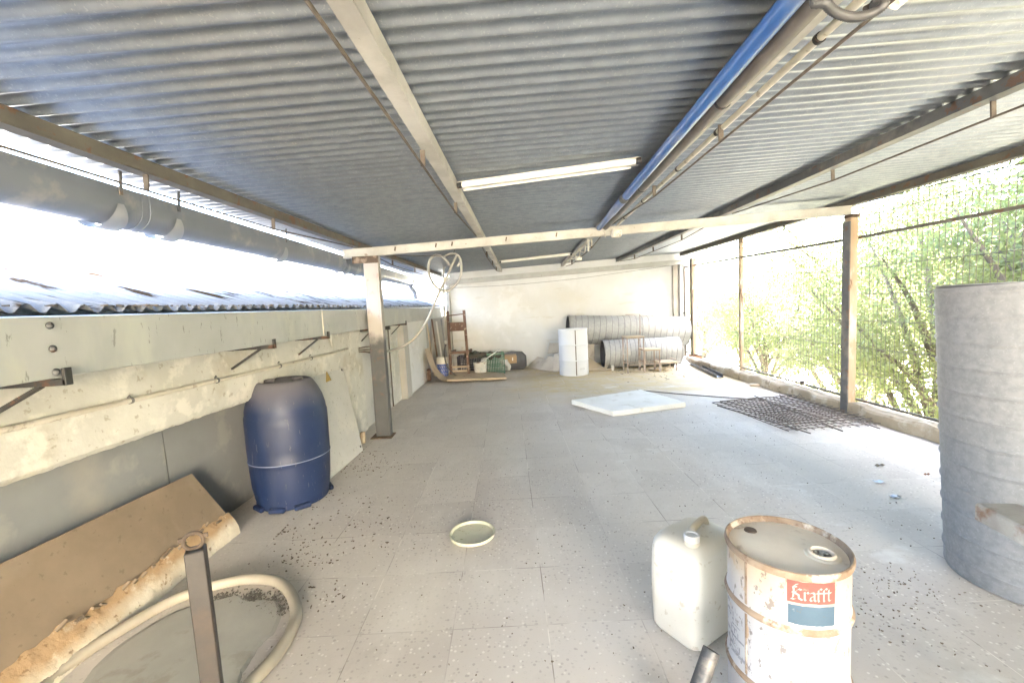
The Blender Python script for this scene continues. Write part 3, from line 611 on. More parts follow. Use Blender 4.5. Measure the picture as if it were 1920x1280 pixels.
# corrugated black conduit looping down near the viewer
L = [onz(*q) for q in ((1546, -14, 2.03), (1550, 8, 2.01), (1568, 24, 1.995), (1592, 32, 1.985), (1618, 31, 1.985), (1642, 22, 1.99), (1658, 8, 2.0), (1663, -16, 2.03))]
pts = smoothpath([(.93, .8, 2.10)]+L+[(1.0, .7, 2.10)], 12)
o = MB().tube(pts, [.0095+.0018*(i % 2) for i in range(len(pts))], 12).build('ribbed_cable', hose_k, loc=L[3], auto=False); tag(o, 'black ribbed cable conduit looping down from the roof', 'cable')
L2 = [onz(*q) for q in ((1622, 18, 2.02), (1640, 8, 2.03), (1668, -10, 2.05))]
o = MB().tube(smoothpath(L2, 6), .008, 8).build('thin_cable', rust_rod, loc=L2[1]); tag(o, 'thin brown cable beside the black cable loop', 'cable')
t = thing('lamp_end', onz(1690, 0, 2.06), 'white end of a strip light fitting above the black cable loop', 'lamp')
a, b = onz(1668, 12, 2.07), onz(1720, -34, 2.09)
MB().beam(a, b, .035, .03).build('housing', lamp_white, t, .004)
MB().tube([a+Vector((0, -.03, -.004)), b+Vector((0, -.03, -.004))], .011, 12).build('tube', tube_glass, t)
# strip lights
def striplight(xa, xb, ya, yb, label):
    t = thing('strip_light', ((xa+xb)/2, (ya+yb)/2, 2.09), label, 'lamp', 'unlit strip lights under the roof')
    za, zb = zp(xa)+.022, zp(xb)+.022; d = Vector((xb-xa, yb-ya, zb-za)).normalized()
    MB().beam((xa, ya, za), (xb, yb, zb), .05, .036).build('housing', lamp_white, t, .004)
    s = Vector((0, .052, -.012))
    A, B = Vector((xa, ya, za))+s, Vector((xb, yb, zb))+s
    s2 = Vector((0, -.045, -.012)); A2, B2 = Vector((xa, ya, za))+s2, Vector((xb, yb, zb))+s2
    MB().tube([A2+d*.03, B2-d*.03], .015, 14).build('tube', tube_glass, t)
    MB().tube([A+d*.03, B-d*.03], .012, 14).build('tube', tube_glass, t)
    for (p, q) in ((A2, d), (B2, -d)): MB().lathe([(.018, 0), (.018, .028)], p, q, 14).build('end_cap', steel_dark, t)
striplight(-.27, .80, 2.74, 2.56, 'long unlit strip light nearer to the viewer')
striplight(-.10, 1.10, 7.45, 7.20, 'smaller looking unlit strip light beyond the cross beam')
# far jumble of cable at the cream purlin
g = MB()
for k in range(5):
    y0 = 5.6+.5*k; g.tube(smoothpath([(1.12+.01*k, y0, zp(1.1)+.0), (1.16, y0+.25, zp(1.1)-.05-.01*(k % 3)), (1.14, y0+.55, zp(1.1)-.01)]), .008, 8)
t = thing('cable_bundle', (1.13, 6.8, 2.08), 'pale cables strung below the cream purlin past the beam', 'cable')
g.build('cables', white_pvc, t); MB().obox((1.17, 6.95, 2.05), .09, .09, .07, .3).build('junction_box', white_pvc, t, .01)
MB().beam((1.06, 5.5, 2.14), (1.06, 5.52, 1.99), .012, .02).build('hanger', white_pvc, t)

# wires
o = MB().tube(smoothpath([(-1.30, 9.36, 1.80), (.0, 9.40, 1.80), (1.4, 9.41, 1.86), (2.6, 9.41, 1.96), (3.6, 9.34, 2.05)], 6), .004, 6).build('wall_cable', steel_grey, loc=(1, 9.4, 1.8)); tag(o, 'thin cable drooping across the end wall', 'cable')
o = MB().tube([ony(555, 475+35, 6.5)+Vector((-2.6, 0, .3)), ony(700, 557, 6.2), ony(720, 565, 6.2)], .005, 6).build('overhead_wire', rust_rod, loc=(-2, 6.2, 1.8)); tag(o, 'thin brown wire sloping down to the grey post', 'wire')
t = thing('roof_wire', (-1.9, 10.5, 1.75), 'thin rusty rod beyond the downpipe', 'rod')
MB().tube([ony(722, 548, 10.6), ony(780, 546, 10.6), ony(850, 543, 10.6)], .012, 6).build('rod', rusty, t)
MB().tube([ony(735, 552, 10.6), ony(760, 552, 10.6), ony(766, 546, 10.6)], .006, 6).build('hook', rusty, t)
MB().tube([ony(850, 543, 10.6), ony(850, 640, 10.6)], .02, 6).build('stake', rusty, t)

# ------------------------------------------------------------------ wire fence along the open side
def fence_bay(y0, y1, xf, label, rail=True, grp='wire fence bays along the open side'):
    f0 = xf
    t = thing('wire_fence', (f0(.5*(y0+y1)), .5*(y0+y1), .12), label, 'fence', grp)
    zr = lambda y: lerp(((0, 1.86), (4.6, 1.885), (8.9, 1.99)), y); zt = lambda y: zp(f0(y))-.01
    w = MB(); y = y0+.02
    while y < y1-.01:
        j = rnd.gauss(0, .003)
        zl, zh = .16, zt(y)+.03
        w.tube([(f0(y), y, zl), (f0(y)+j, y+j, (zl+zh)/2), (f0(y), y, zh)], .0031, 4, cap=False); y += .0505
    for z in (.45, .73, 1.01, 1.29, 1.57, 2.09):
        zf = [min(z+rnd.gauss(0, .004), zt(y0)), z+rnd.gauss(0, .005), z+rnd.gauss(0, .004)]
        w.tube([(f0(y0)-.004, y0, zf[0]), (f0((y0+y1)/2)-.004, (y0+y1)/2, zf[1]), (f0(y1)-.004, y1, zf[2])], .0034, 4, cap=False)
    w.build('mesh_panel', wire_m, t, auto=False)
    for nm, zz0, zz1, h in (('upper_rail', zr(y0), zr(y1), .028), ('lower_rail', .172, .165, .022)):
        MB().beam((f0(y0)-.016, y0, zz0), (f0(y1)-.016, y1, zz1), .02, h).build(nm, steel_brown, t, .002)
    return t
XF = lambda y: lerp(((-3, 3.735), (4.6, 3.735), (8.9, 3.84)), y)
fence_bay(-1.0, 4.55, XF, 'wire mesh fence bay seen over the upright silver duct')
t = fence_bay(4.66, 6.93, XF, 'wire mesh fence bay between the big rusty post and the slim rusty post')
MB().obox((XF(6.0)-.02, 5.45, .19), .03, .05, .03).build('clamp', steel_dark, t)
fence_bay(6.985, 8.82, XF, 'far wire mesh fence bay past the slim rusty post')
fence_bay(8.92, 9.28, XF, 'narrow wire mesh strip beside the white pier')
t = thing('fence_post', (XF(6.95), 6.95, 0), 'slim rusty post standing on the kerb between fence bays', 'post')
MB().box(XF(6.95)-.035, XF(6.95)+.015, 6.932, 6.98, .126, zp(3.77)).build('shaft', post_r, t, .003)
MB().box(XF(6.95)-.055, XF(6.95)+.03, 6.91, 7.0, .118, .134).build('foot', rusty, t)
t = thing('fence_post', (XF(9.29), 9.29, 0), 'very thin dark frame post at the white pier', 'post')
MB().box(XF(9.29)-.02, XF(9.29)+.0, 9.275, 9.297, 0, 1.99).build('shaft', steel_brown, t)
MB().tube([(XF(9.29)-.03, 9.28, 1.02), (XF(9.29)-.05, 9.28, 1.02)], .012, 8).build('latch', steel_dark, t)

# ------------------------------------------------------------------ trees outside
def leaves_mesh(name, pts, sizes, m, seed, droop=.35):
    rg = np.random.default_rng(seed); n = len(pts)
    d = rg.normal(size=(n, 3)); d[:, 2] -= droop; d /= np.linalg.norm(d, axis=1)[:, None]
    q = rg.normal(size=(n, 3)); s = np.cross(d, q); s /= np.linalg.norm(s, axis=1)[:, None]
    L = sizes[:, None]*d; W = sizes[:, None]*.19*s
    v = np.empty((n, 4, 3)); v[:, 0] = pts; v[:, 1] = pts+L*.5+W; v[:, 2] = pts+L; v[:, 3] = pts+L*.5-W
    me = bpy.data.meshes.new(name); me.vertices.add(n*4); me.vertices.foreach_set('co', v.ravel())
    me.loops.add(n*4); me.loops.foreach_set('vertex_index', np.arange(n*4)); me.polygons.add(n)
    me.polygons.foreach_set('loop_start', np.arange(n)*4); me.polygons.foreach_set('loop_total', np.full(n, 4))
    me.update(); me.validate(); me.materials.append(m); return me
def tree(x, y, top, rad, label, leaf=0, seed=1, n=11000, zb=-3.2, low=.25, grp='trees beyond the wire fence', lsize=.11, cat='tree', nm='tree'):
    rg = np.random.default_rng(seed); H = top-zb
    t = thing(nm, (x, y, zb), label, cat, grp)
    g = MB(); lean = rg.normal(0, .12, 2); tips = []
    trunk = [Vector((x+lean[0]*k*H*.25+.06*math.sin(k*4+seed), y+lean[1]*k*H*.25, zb+H*.62*k)) for k in np.linspace(0, 1, 7)]
    r0 = .05+.022*H; g.tube(trunk, [r0*(1.15-.75*k) for k in np.linspace(0, 1, 7)], 9)
    nl = int(9+3*rad)
    for i in range(nl):
        k = rg.uniform(.32, 1.0); p = trunk[0].lerp(trunk[-1], k); p = trunk[min(6, int(k*6))]
        a = i*2.4+rg.uniform(-.4, .4); rr = rad*rg.uniform(.55, .95); zt = zb+H*(low+(1-low)*rg.uniform(.25, .93))
        q = Vector((x+math.cos(a)*rr, y+math.sin(a)*rr, zt)); mid = p.lerp(q, .5)+Vector((0, 0, .12*H*rg.uniform(.2, .8)))
        path = smoothpath([p, mid, q], 4); g.tube(path, [r0*.42*(1-.85*j/(len(path)-1)) for j in range(len(path))], 6)
        tips += [q, mid, path[-3]]
    g.build('trunk', bark, t)
    # clumps through the crown
    cl = []
    for q in tips: cl.append((np.array(q), rad*rg.uniform(.16, .34)))
    ncl = int(34*rad/2)
    for i in range(ncl):
        u = rg.normal(size=3); u /= np.linalg.norm(u); rr = rg.uniform(.35, 1.0)**.6
        zc = zb+H*(low+1)/2; hz = H*(1-low)/2
        cl.append((np.array([x, y, zc])+u*np.array([rad, rad, hz])*rr, rad*rg.uniform(.12, .30)))
    wts = np.array([c[1]**2 for c in cl]); wts /= wts.sum(); idx = rg.choice(len(cl), n, p=wts)
    cen = np.array([c[0] for c in cl])[idx]; rr = np.array([c[1] for c in cl])[idx]
    pts = cen+rg.normal(size=(n, 3))*rr[:, None]*np.array([.62, .62, .5])
    sz = rg.uniform(.6, 1.35, n)*lsize
    me = leaves_mesh('crown', pts-np.array([x, y, zb]), sz, LEAVES[leaf], seed)
    o = bpy.data.objects.new('crown', me); C.objects.link(o); o.parent = t
    return t
tree(7.6, 7.3, 3.6, 2.1, 'bright lime tree filling the fence right of the big rusty post', 0, 11, 26000, lsize=.085)
tree(6.9, 5.0, 2.9, 1.7, 'lime tree directly behind the upright silver duct', 0, 12, 20000, lsize=.085)
tree(9.4, 12.2, 3.6, 2.2, 'rounded green tree seen left of the big rusty post', 1, 13, 24000, lsize=.095)
tree(8.2, 10.2, 1.2, 1.5, 'low olive bush tree at the foot of the rounded green tree', 2, 14, 14000, low=.3, lsize=.085)
tree(9.6, 17.0, 2.7, 2.3, 'pale green tree behind the slim rusty post', 0, 15, 18000, lsize=.10)
tree(8.6, 14.2, 1.7, 1.6, 'low green tree below the slim rusty post', 1, 16, 14000, lsize=.09)
tree(10.2, 22.5, 3.0, 2.8, 'far lime tree beside the white pier', 0, 17, 10000, lsize=.15)
tree(10.8, 8.6, 5.0, 2.6, 'tall loose tree behind the lime tree at the roof edge', 2, 18, 20000, lsize=.1)
tree(13.5, 15.5, 3.0, 2.6, 'broad green tree far behind the rounded green tree', 1, 19, 11000, lsize=.15)
# dense large-leaved tree belt, added out of view to block the low sun
belt = []
for row, (x0, n_, tp) in enumerate(((8.8, 9, 8.6), (11.2, 9, 9.8), (13.6, 9, 11.0))):
    for k in range(n_): belt.append((x0+.5*math.sin(k*2.3+row), 4.5-2.0*k-2.4*row, tp+.25*math.sin(k*1.7), 1.9+.15*math.sin(k*3.1)))
ORD = ['first', 'second', 'third', 'fourth', 'fifth', 'sixth', 'seventh', 'eighth', 'ninth', 'tenth']
for k, (x, y, tp, r_) in enumerate(belt):
    tree(x, y, tp, r_, '%s tree from the viewer in the unseen %s belt added to block the sun' % (ORD[k % 9], ('near', 'middle', 'outer')[k//9]), k % 2, 30+k, 15000, low=.16, lsize=.56, grp='unseen tree belt added to shade the terrace')

# ================================================================== OBJECTS ON THE TERRACE
# blue barrel
BX, BY = -1.665, 3.13
t = thing('blue_barrel', (BX, BY, 0), 'big dusty blue plastic barrel standing against the side wall', 'barrel')
g = MB(); g.lathe([(.215, .0), (.235, .006), (.245, .03), (.243, .05), (.250, .07), (.262, .16), (.270, .30), (.2715, .33), (.274, .335), (.274, .343), (.2715, .348), (.274, .42), (.275, .60), (.274, .655), (.269, .665), (.266, .70), (.250, .765), (.222, .83), (.196, .875), (.180, .892), (.165, .897), (.150, .893), (.140, .884)], (BX, BY, 0), n=56)
g.build('body', blue_pl, t)
MB().lathe([(.2755, .337), (.2765, .340), (.2755, .343)], (BX, BY, 0), n=56, capb=False, capt=False).build('mould_seam', mat('pale_blue_seam', (.22, .25, .36)), t)
for a in (-2.2, -1.55, -.9, .6, 2.4):
    MB().obox((BX+.252*math.cos(a), BY+.252*math.sin(a), .022), .035, .11, .035, a).build('foot_lug', blue_pl, t, .008)
for a in (.5, .5+PI): MB().lathe([(.036, 0), (.036, .022), (.028, .026)], (BX+.09*math.cos(a), BY+.09*math.sin(a), .882), n=20).build('bung', blue_pl, t)

# leaning enamel panel
t = thing('switchboard_cover', (-1.62, 3.7, 0), 'pale grey square metal cover with a warning triangle leaning on the wall', 'panel')
BL, BR_, TL, TR = Vector((-1.535, 3.27, .004)), Vector((-1.49, 4.15, .004)), Vector((-1.77, 3.54, .835)), Vector((-1.735, 4.42, .845))
nrm = (BR_-BL).cross(TL-BL).normalized(); nrm = nrm if nrm.x > 0 else -nrm
g = MB(); bk = -nrm*.035
g.hexa([BL+bk, BL, BR_, BR_+bk, TL+bk, TL, TR, TR+bk]); g.build('cover', panel_m, t, .006)
pt = lambda u, v, e=.0: BL.lerp(BR_, u).lerp(TL.lerp(TR, u), v)+nrm*e
for (u, v) in ((.05, .93), (.95, .93), (.95, .06), (.05, .06)):
    MB().lathe([(.012, 0), (.011, .003), (.005, .004)], pt(u, v, .0005), nrm, 14).build('screw', steel_dark, t)
s_ = MB(); A, B, D = pt(.52, .865, .002), pt(.645, .865, .002), pt(.5825, .985, .002); s_.prism([A, B, D], nrm*.001); w = s_.build('warning_triangle', yellow, t)
Cc = (A+B+D)/3
b = MB(); up = (D-Cc).normalized(); rt = (B-A).normalized()
for (p, q) in ((A, B), (B, D), (D, A)): b.beam(p+(Cc-p)*.06+nrm*.0016, q+(Cc-q)*.06+nrm*.0016, .004, .001)
zig = [Cc+up*.03+rt*.006, Cc+up*.002-rt*.008, Cc+up*.002+rt*.008, Cc-up*.026-rt*.004]
for p, q in zip(zig, zig[1:]): b.beam(p+nrm*.0016, q+nrm*.0016, .005, .001)
b.build('lightning_mark', mat('ochre_print', (.30, .20, .06)), w)
MB().obox((-1.575, 4.40, .06), .05, .05, .12).build('corner_stone', kerb_m, None, .008, (-1.575, 4.4, 0))
tag(bpy.data.objects['corner_stone'], 'small stone lump at the wall foot beside the leaning panel', 'stone')

# torn insulation sheet
t = thing('foam_sheet', (-1.88, 1.9, 0), 'torn brown faced foam sheet leaning along the side wall', 'foam sheet')
y0, y1 = .55, 2.62
def tear(y): return .150+.006*math.sin(y*9)+.006*math.sin(y*23+2)+.006*math.sin(y*47)+.004*math.sin(y*101)+.02*max(0, 1.7-y)
def xl(y): return -.030*(1-(y-y0)/(y1-y0))
g = MB(); n = 90
def face(u, v):
    y = y0+(y1-.0-y0)*u; top = .475-.03*(y-1.5)/1.1; zt_ = tear(y)
    yy = y-(.10*(v)+.0)*max(0, (y-2.2)/.42)
    z = zt_+(top-zt_)*v; x = -1.815-(z-.10)*.36+xl(y)
    return (x, yy, z)
g.grid(face, n, 6, False)
def backf(u, v):
    p = Vector(face(u, v)); return p+Vector((-.05, 0, -.018))
g.grid(backf, n, 6, False); g.grid(lambda u, v: Vector(face(u, 1)).lerp(Vector(backf(u, 1)), v), n, 1, False)
g.grid(lambda u, v: Vector(face(1, u)).lerp(Vector(backf(1, u)), v), 6, 1, False)
g.build('facing', foam_face, t)
g = MB(); rg = np.random.default_rng(5)
jit = rg.normal(0, .0011, (131, 12))
def core(u, v):
    y = y0+(y1+.02-y0)*u; zt_ = tear(y); k = v
    x0 = -1.815-(zt_-.10)*.36+xl(y)+.001
    z = zt_*(1-k)**.85+.002; x = x0+.010*math.sin(k*3)+(k)*.062+jit[int(u*130), int(v*10)]*(1 if 0 < v < 1 else .3)*1.4
    return (x, y-.0, max(.002, z+jit[int(u*130), int(v*10)]*(.6 if v < 1 else 0)))
g.grid(core, 130, 10, True); g.grid(lambda u, v: Vector(core(1, u)).lerp(Vector((-1.87+xl(y1), y1+.012, .004+.10*(1-u))), v), 10, 1, False)
g.build('torn_core', foam_core, t, auto=False)
g = MB()
for k in range(26):
    y = rnd.uniform(.8, 2.55); zt_ = tear(y); x = -1.815-(zt_-.10)*.36+xl(y)+.012
    g.obox((x, y, zt_-.004), .012, rnd.uniform(.015, .045), rnd.uniform(.006, .016), 0, rnd.uniform(-.7, .7), .4)
stuff(g.build('torn_flaps', foam_face, t))
o = MB().obox((-1.86, 1.60, .035), .05, .06, .05, .5, .3).build('rag', mat('dark_grey_rag', (.16, .15, .15), (.42, .40, .38), 25, .95, 0, .6, 30), None, .012, (-1.86, 1.6, 0)); tag(o, 'small grey crumpled rag at the torn edge of the foam sheet', 'rag')

# hose on the floor round a patch of dried cement
pts = [onz(*q, .028) for q in ((40, 1330), (90, 1272), (200, 1196), (330, 1122), (430, 1090), (500, 1085), (538, 1102), (556, 1145), (545, 1185), (512, 1235), (470, 1280), (420, 1345))]
pts = smoothpath(pts, 14)
arc = []; L = 0.0
o = MB(); cnt = 0; fine = []
for a, b in zip(pts, pts[1:]):
    k = max(1, int((b-a).length/.0055))
    for j in range(k): fine.append(a.lerp(b, j/k))
o.tube(fine, [.0245+.0016*(i % 2) for i in range(len(fine))], 14); o = o.build('floor_hose', hose_m, loc=pts[60], auto=False); tag(o, 'thick ribbed cream hose curving over the floor behind the steel post', 'hose')
pp = [onz(*q) for q in ((150, 1285), (215, 1215), (330, 1145), (430, 1118), (440, 1112), (470, 1126), (500, 1122), (522, 1128), (528, 1150), (515, 1185), (485, 1215), (455, 1262), (425, 1310), (250, 1340))]
pp = smoothpath(pp+[pp[0]], 6)[:-1]
cc = sum(pp, Vector())/len(pp); rg = np.random.default_rng(3)
vs = [cc+Vector((0, 0, .0065))]
pp = [p+Vector((rg.normal(0, .002), rg.normal(0, .002), 0)) for p in pp]
m_ = len(pp); vs += [cc+(p-cc)*.93+Vector((0, 0, .0065)) for p in pp]+[p+Vector((0, 0, .001)) for p in pp]
fs = [(0, 1+k, 1+(k+1) % m_) for k in range(m_)]+[(1+k, 1+m_+k, 1+m_+(k+1) % m_, 1+(k+1) % m_) for k in range(m_)]
o = MB().add(vs, fs, False).build('cement_patch', cement, loc=cc, auto=False); tag(o, 'flat patch of dried grey cement inside the hose loop', 'cement')
def litter(name, label, cat, gen, m, s0, s1, n, flat=.25, z=.003, seed=2):
    rg = random.Random(seed); g = MB()
    for k in range(n):
        x, y = gen(rg); s = rg.uniform(s0, s1)*.5; nn = rg.randint(5, 7); a0 = rg.uniform(0, 6.3); asp = rg.uniform(.3, .8); curl_ = rg.uniform(.1, 1.0)*flat*2
        ring = []
        for q in range(nn):
            a = 2*PI*q/nn; r_ = s*rg.uniform(.55, 1.15); u, v = r_*math.cos(a), r_*asp*math.sin(a)
            ring.append((x+u*math.cos(a0)-v*math.sin(a0), y+u*math.sin(a0)+v*math.cos(a0), z+curl_*abs(u)*rg.uniform(.3, 1)))
        top = (x, y, z+s*flat*1.2*rg.uniform(.2, 1))
        g.add(ring+[top]+[(p[0]*.9+x*.1, p[1]*.9+y*.1, z-.002) for p in ring], [(q, (q+1) % nn, nn) for q in range(nn)]+[(q, (q+1) % nn, nn+1+(q+1) % nn, nn+1+q) for q in range(nn)])
    o = g.build(name, m); stuff(tag(o, label, cat)); return o
hp = [onz(*q) for q in ((430, 1112), (480, 1110), (520, 1118), (528, 1135), (470, 1118), (505, 1125))]
def gen_h(rg):
    p = rg.choice(hp); return p.x+rg.gauss(0, .035), p.y-.03+rg.gauss(0, .028)
litter('sweepings', 'dark dirt swept up inside the bend of the hose', 'dirt', gen_h, mat('dark_dirt', (.10, .09, .075), (.17, .155, .13), 30, .95), .005, .018, 800, .5)

# steel post with a pipe ring, foreground
PB_ = onz(366, 1028, .75); PX, PY = PB_.x, PB_.y
t = thing('steel_post', (PX, PY, 0), 'dark square steel post with a rusty ring on top, nearest the viewer', 'post')
bx, by = PX-.015, PY-.01
g = MB()
def pc(z): return Vector((PX-.0+(.75-z)*.012, PY, z))
d = .0225; g2 = []
cr, sr = math.cos(.5), math.sin(.5)
def corner(z): return [pc(z)+Vector((a*cr-b*sr, a*sr+b*cr, 0)) for a, b in ((-d, -d), (d, -d), (d, d), (-d, d))]
g.hexa(corner(.006)+corner(.75)); g.build('shaft', post_sq, t, .003)
g = MB(); rc = pc(.772)+Vector((-.002, -.0, 0)); g.tube([rc+Vector((.0215*math.cos(a)*.9, .0215*math.cos(a)*.44, .0215*math.sin(a))) for a in np.linspace(0, 2*PI, 28)[:-1]], .0052, 8, closed=True)
g.build('ring', mat('dark_rusty_ring', (.085, .06, .042), (.06, .042, .03), 20, .8), t)
for sgn in (-1, 1): MB().obox(rc+Vector((sgn*.024, sgn*.012, .008)), .012, .006, .012, .45).build('weld_lug', mat('dark_rusty_ring', (.1, .1, .1)), t, .001)
g = MB(); g.obox((pc(0).x, pc(0).y, .004), .14, .14, .008, .5); g.build('base_plate', rusty, t)

# bucket lid
lc = onz(886, 1003, .004)
t = thing('bucket_lid', lc, 'round pale bucket lid lying alone on the tiles', 'lid')
MB().lathe([(.125, .0), (.132, .004), (.134, .018), (.1335, .0215), (.129, .0215), (.1265, .017), (.124, .009), (.118, .0075), (.05, .008), (.0, .008)], lc, n=48, capt=False).build('disc', lid_pl, t)
MB().tube([lc+Vector((.1335*math.cos(a), .1335*math.sin(a), .0205)) for a in np.linspace(0, 2*PI, 49)[:-1]], .003, 6, closed=True).build('rim', lid_pl, t)

# jerrycan
JX, JY, JR = .712, 1.672, math.atan2(.52, .85)
t = thing('jerrycan', (JX, JY, 0), 'yellowed white plastic jerrycan beside the rusty drum', 'jerrycan')
g = MB(); hx, hy = .150, .112
g.rrect_loft([(0, hx-.03, hy-.03, .03), (.006, hx-.012, hy-.012, .04), (.025, hx, hy, .045), (.12, hx+.003, hy+.003, .045), (.24, hx+.002, hy+.004, .045), (.345, hx+.001, hy+.001, .05), (.372, hx-.003, hy-.003, .055), (.392, hx-.014, hy-.012, .06), (.405, hx-.034, hy-.028, .06), (.411, hx-.06, hy-.05, .05), (.413, hx-.09, hy-.075, .03)], (JX, JY, 0), JR)
g.build('body', jerry_m, t, auto=False)
jm = Matrix.Translation((JX, JY, 0)) @ Matrix.Rotation(JR, 4, 'Z')
cp = jm @ Vector((-.085, -.050, .395))
MB().lathe([(.030, 0), (.030, .020), (.024, .022)], cp, n=24).build('neck', jerry_m, t)
g = MB(); g.lathe([(.027, .018), (.029, .020), (.029, .043), (.026, .046), (.022, .0455), (.021, .040), (.0, .040)], cp, n=28, capt=False); g.build('cap', cap_m, t)
g = MB(); hp_ = smoothpath([jm @ Vector(q) for q in ((-.052, -.030, .402), (-.044, -.026, .425), (-.026, -.020, .436), (.050, -.004, .438), (.074, .000, .424), (.082, .002, .398))], 6); g.tube(hp_, .0145, 10); g.build('handle', jerry_m, t)

# rusty white drum with its printed label
DX, DY, DR, DH = .826, 1.270, .163, .580
t = thing('oil_drum', (DX, DY, 0), 'rust stained white drum with red and blue label in the foreground', 'drum')
def drumprof(R_, H_, hoops):
    p = [(R_-.012, .012), (R_, .012), (R_+.006, .0), (R_+.008, .008), (R_, .018)]
    for h in hoops: p += [(R_, h-.016), (R_+.006, h-.006), (R_+.008, h), (R_+.006, h+.006), (R_, h+.016)]
    p += [(R_, H_-.022), (R_-.001, H_-.018)]
    return p
g = MB(); g.lathe(drumprof(DR, DH, (.185, .410)), (DX, DY, 0), n=80, capt=False); g.build('shell', drum_w, t)
g = MB(); g.lathe([(DR-.0005, DH-.022), (DR+.006, DH-.020), (DR+.0085, DH-.010), (DR+.007, DH-.001), (DR+.003, DH+.0015), (DR-.001, DH-.001), (DR-.003, DH-.008), (DR-.006, DH-.016)], (DX, DY, 0), n=80, capb=False, capt=False); g.build('top_rim', drum_rust, t)
g = MB(); g.lathe([(DR-.002, DH-.016), (DR-.012, DH-.0165), (DR-.03, DH-.0135), (0.0, DH-.012)], (DX, DY, 0), n=80, capb=False, capt=False); lid = g.build('lid', drum_lid, t)
CA = math.atan2(-DY, -DX)           # bearing of the side turned to the viewer
def dp(a, z, e=0.0): return Vector((DX+(DR+e)*math.cos(a), DY+(DR+e)*math.sin(a), z))
b1 = Vector((DX+.092*math.cos(CA+1.50), DY+.092*math.sin(CA+1.50), DH-.0135))
g = MB(); g.lathe([(.047, 0), (.044, .004), (.036, .005), (.034, .011), (.030, .012), (.027, .010), (.025, -.0), (.0, -.001)], b1, n=32, capb=False, capt=False); bu = g.build('bung_collar', drum_lid, lid)
MB().lathe([(.0245, .0008), (.0, .0008)], b1, n=28, capb=False, capt=False).build('bung_hole', seam_dark, lid)
g = MB()
for k in range(9): g.obox(b1+Vector((rnd.gauss(0, .009), rnd.gauss(0, .009), .003)), .010, .005, .005, rnd.uniform(0, 6), .4)
g.build('grit', cement, lid)
b2 = Vector((DX+.112*math.cos(CA-2.05), DY+.112*math.sin(CA-2.05), DH-.0145))
MB().lathe([(.020, 0), (.018, .005), (.012, .006), (.0, .005)], b2, n=24, capb=False, capt=False).build('small_bung', rusty, lid)
for hz in (.185, .410): MB().lathe([(DR+.0015, hz-.013), (DR+.0072, hz-.006), (DR+.0090, hz), (DR+.0072, hz+.006), (DR+.0015, hz+.013)], (DX, DY, 0), n=80, capb=False, capt=False).build('hoop', drum_rust, t)
def patch(a0, a1, z0, z1, e, m, name, par, seed=None, nu=14, rough_=0.0):
    g = MB(); rg = random.Random(seed or 1); lo = [rg.uniform(-rough_, rough_) for _ in range(nu+1)]; hi = [rg.uniform(-rough_, rough_) for _ in range(nu+1)]
    g.grid(lambda u, v: dp(a0+(a1-a0)*u, z0+lo[int(round(u*nu))]+(z1+hi[int(round(u*nu))]-z0-lo[int(round(u*nu))])*v, e), nu, 3); return g.build(name, m, par)
sa = CA-.66
g = MB()
for z0, z1 in ((.012, .170), (.200, .395), (.425, DH-.022)): g.grid(lambda u, v: dp(sa-.028+.056*u, z0+(z1-z0)*v, .0022-.0016*abs(2*u-1)), 4, 8)
g.build('side_seam', drum_rust, t)
la0, la1 = CA+.02, CA+.775
red = patch(la0, la1, .494, .556, .0010, lab_red, 'red_label', t, 4, rough_=.0012)
patch(la0, la1, .4865, .4935, .0010, lab_white, 'white_band', t)
patch(la0+.015, la1-.005, .430, .4860, .0010, lab_blue, 'blue_label', t, 6, rough_=.001)
# lettering in a broad-nibbed black letter hand: strokes in letter boxes of width w, height 1
def nib(g, pts, x0, S, th, e=.0019, da=la0, zb=.503):
    nv = (math.cos(.75)*th, math.sin(.75)*th)
    for (p, q) in zip(pts, pts[1:]):
        qd = [(p[0]-nv[0], p[1]-nv[1]), (q[0]-nv[0], q[1]-nv[1]), (q[0]+nv[0], q[1]+nv[1]), (p[0]+nv[0], p[1]+nv[1])]
        g.add([dp(da+(x0+x)*S/DR, zb+z*S, e) for x, z in qd], [(0, 1, 2, 3)])
LET = {
 'K': (.86, [[(.05, .92), (.2, 1.05), (.38, .98)], [(.16, 1.0), (.2, .75), (.16, .15), (.05, .02)], [(.03, .03), (.22, .0), (.34, .08)], [(.22, .52), (.5, .86), (.68, .8)], [(.24, .50), (.5, .40), (.52, .14), (.74, .02)], [(.08, .55), (.34, .55)], [(.28, 1.16), (.46, 1.22)]]),
 'r': (.46, [[(.06, .62), (.14, .68)], [(.14, .66), (.14, .1), (.22, .02)], [(.16, .52), (.3, .68), (.4, .58)]]),
 'a': (.56, [[(.1, .62), (.28, .68), (.38, .6)], [(.38, .6), (.38, .12), (.48, .02)], [(.38, .42), (.14, .32), (.1, .12), (.2, .02), (.38, .14)]]),
 'f': (.44, [[(.4, .92), (.28, 1.0), (.16, .86)], [(.16, .88), (.16, .1), (.22, .0)], [(.02, .64), (.38, .64)]]),
 't': (.42, [[(.14, .88), (.14, .12), (.24, .02), (.34, .08)], [(.02, .64), (.34, .64)]]),
}
g = MB(); x = .22; S = .0375
for ch in 'Krafft':
    w_, st = LET[ch]
    for pl in st: nib(g, pl, x, S, .075)
    x += w_*.86
g.build('lettering', lab_white, red)
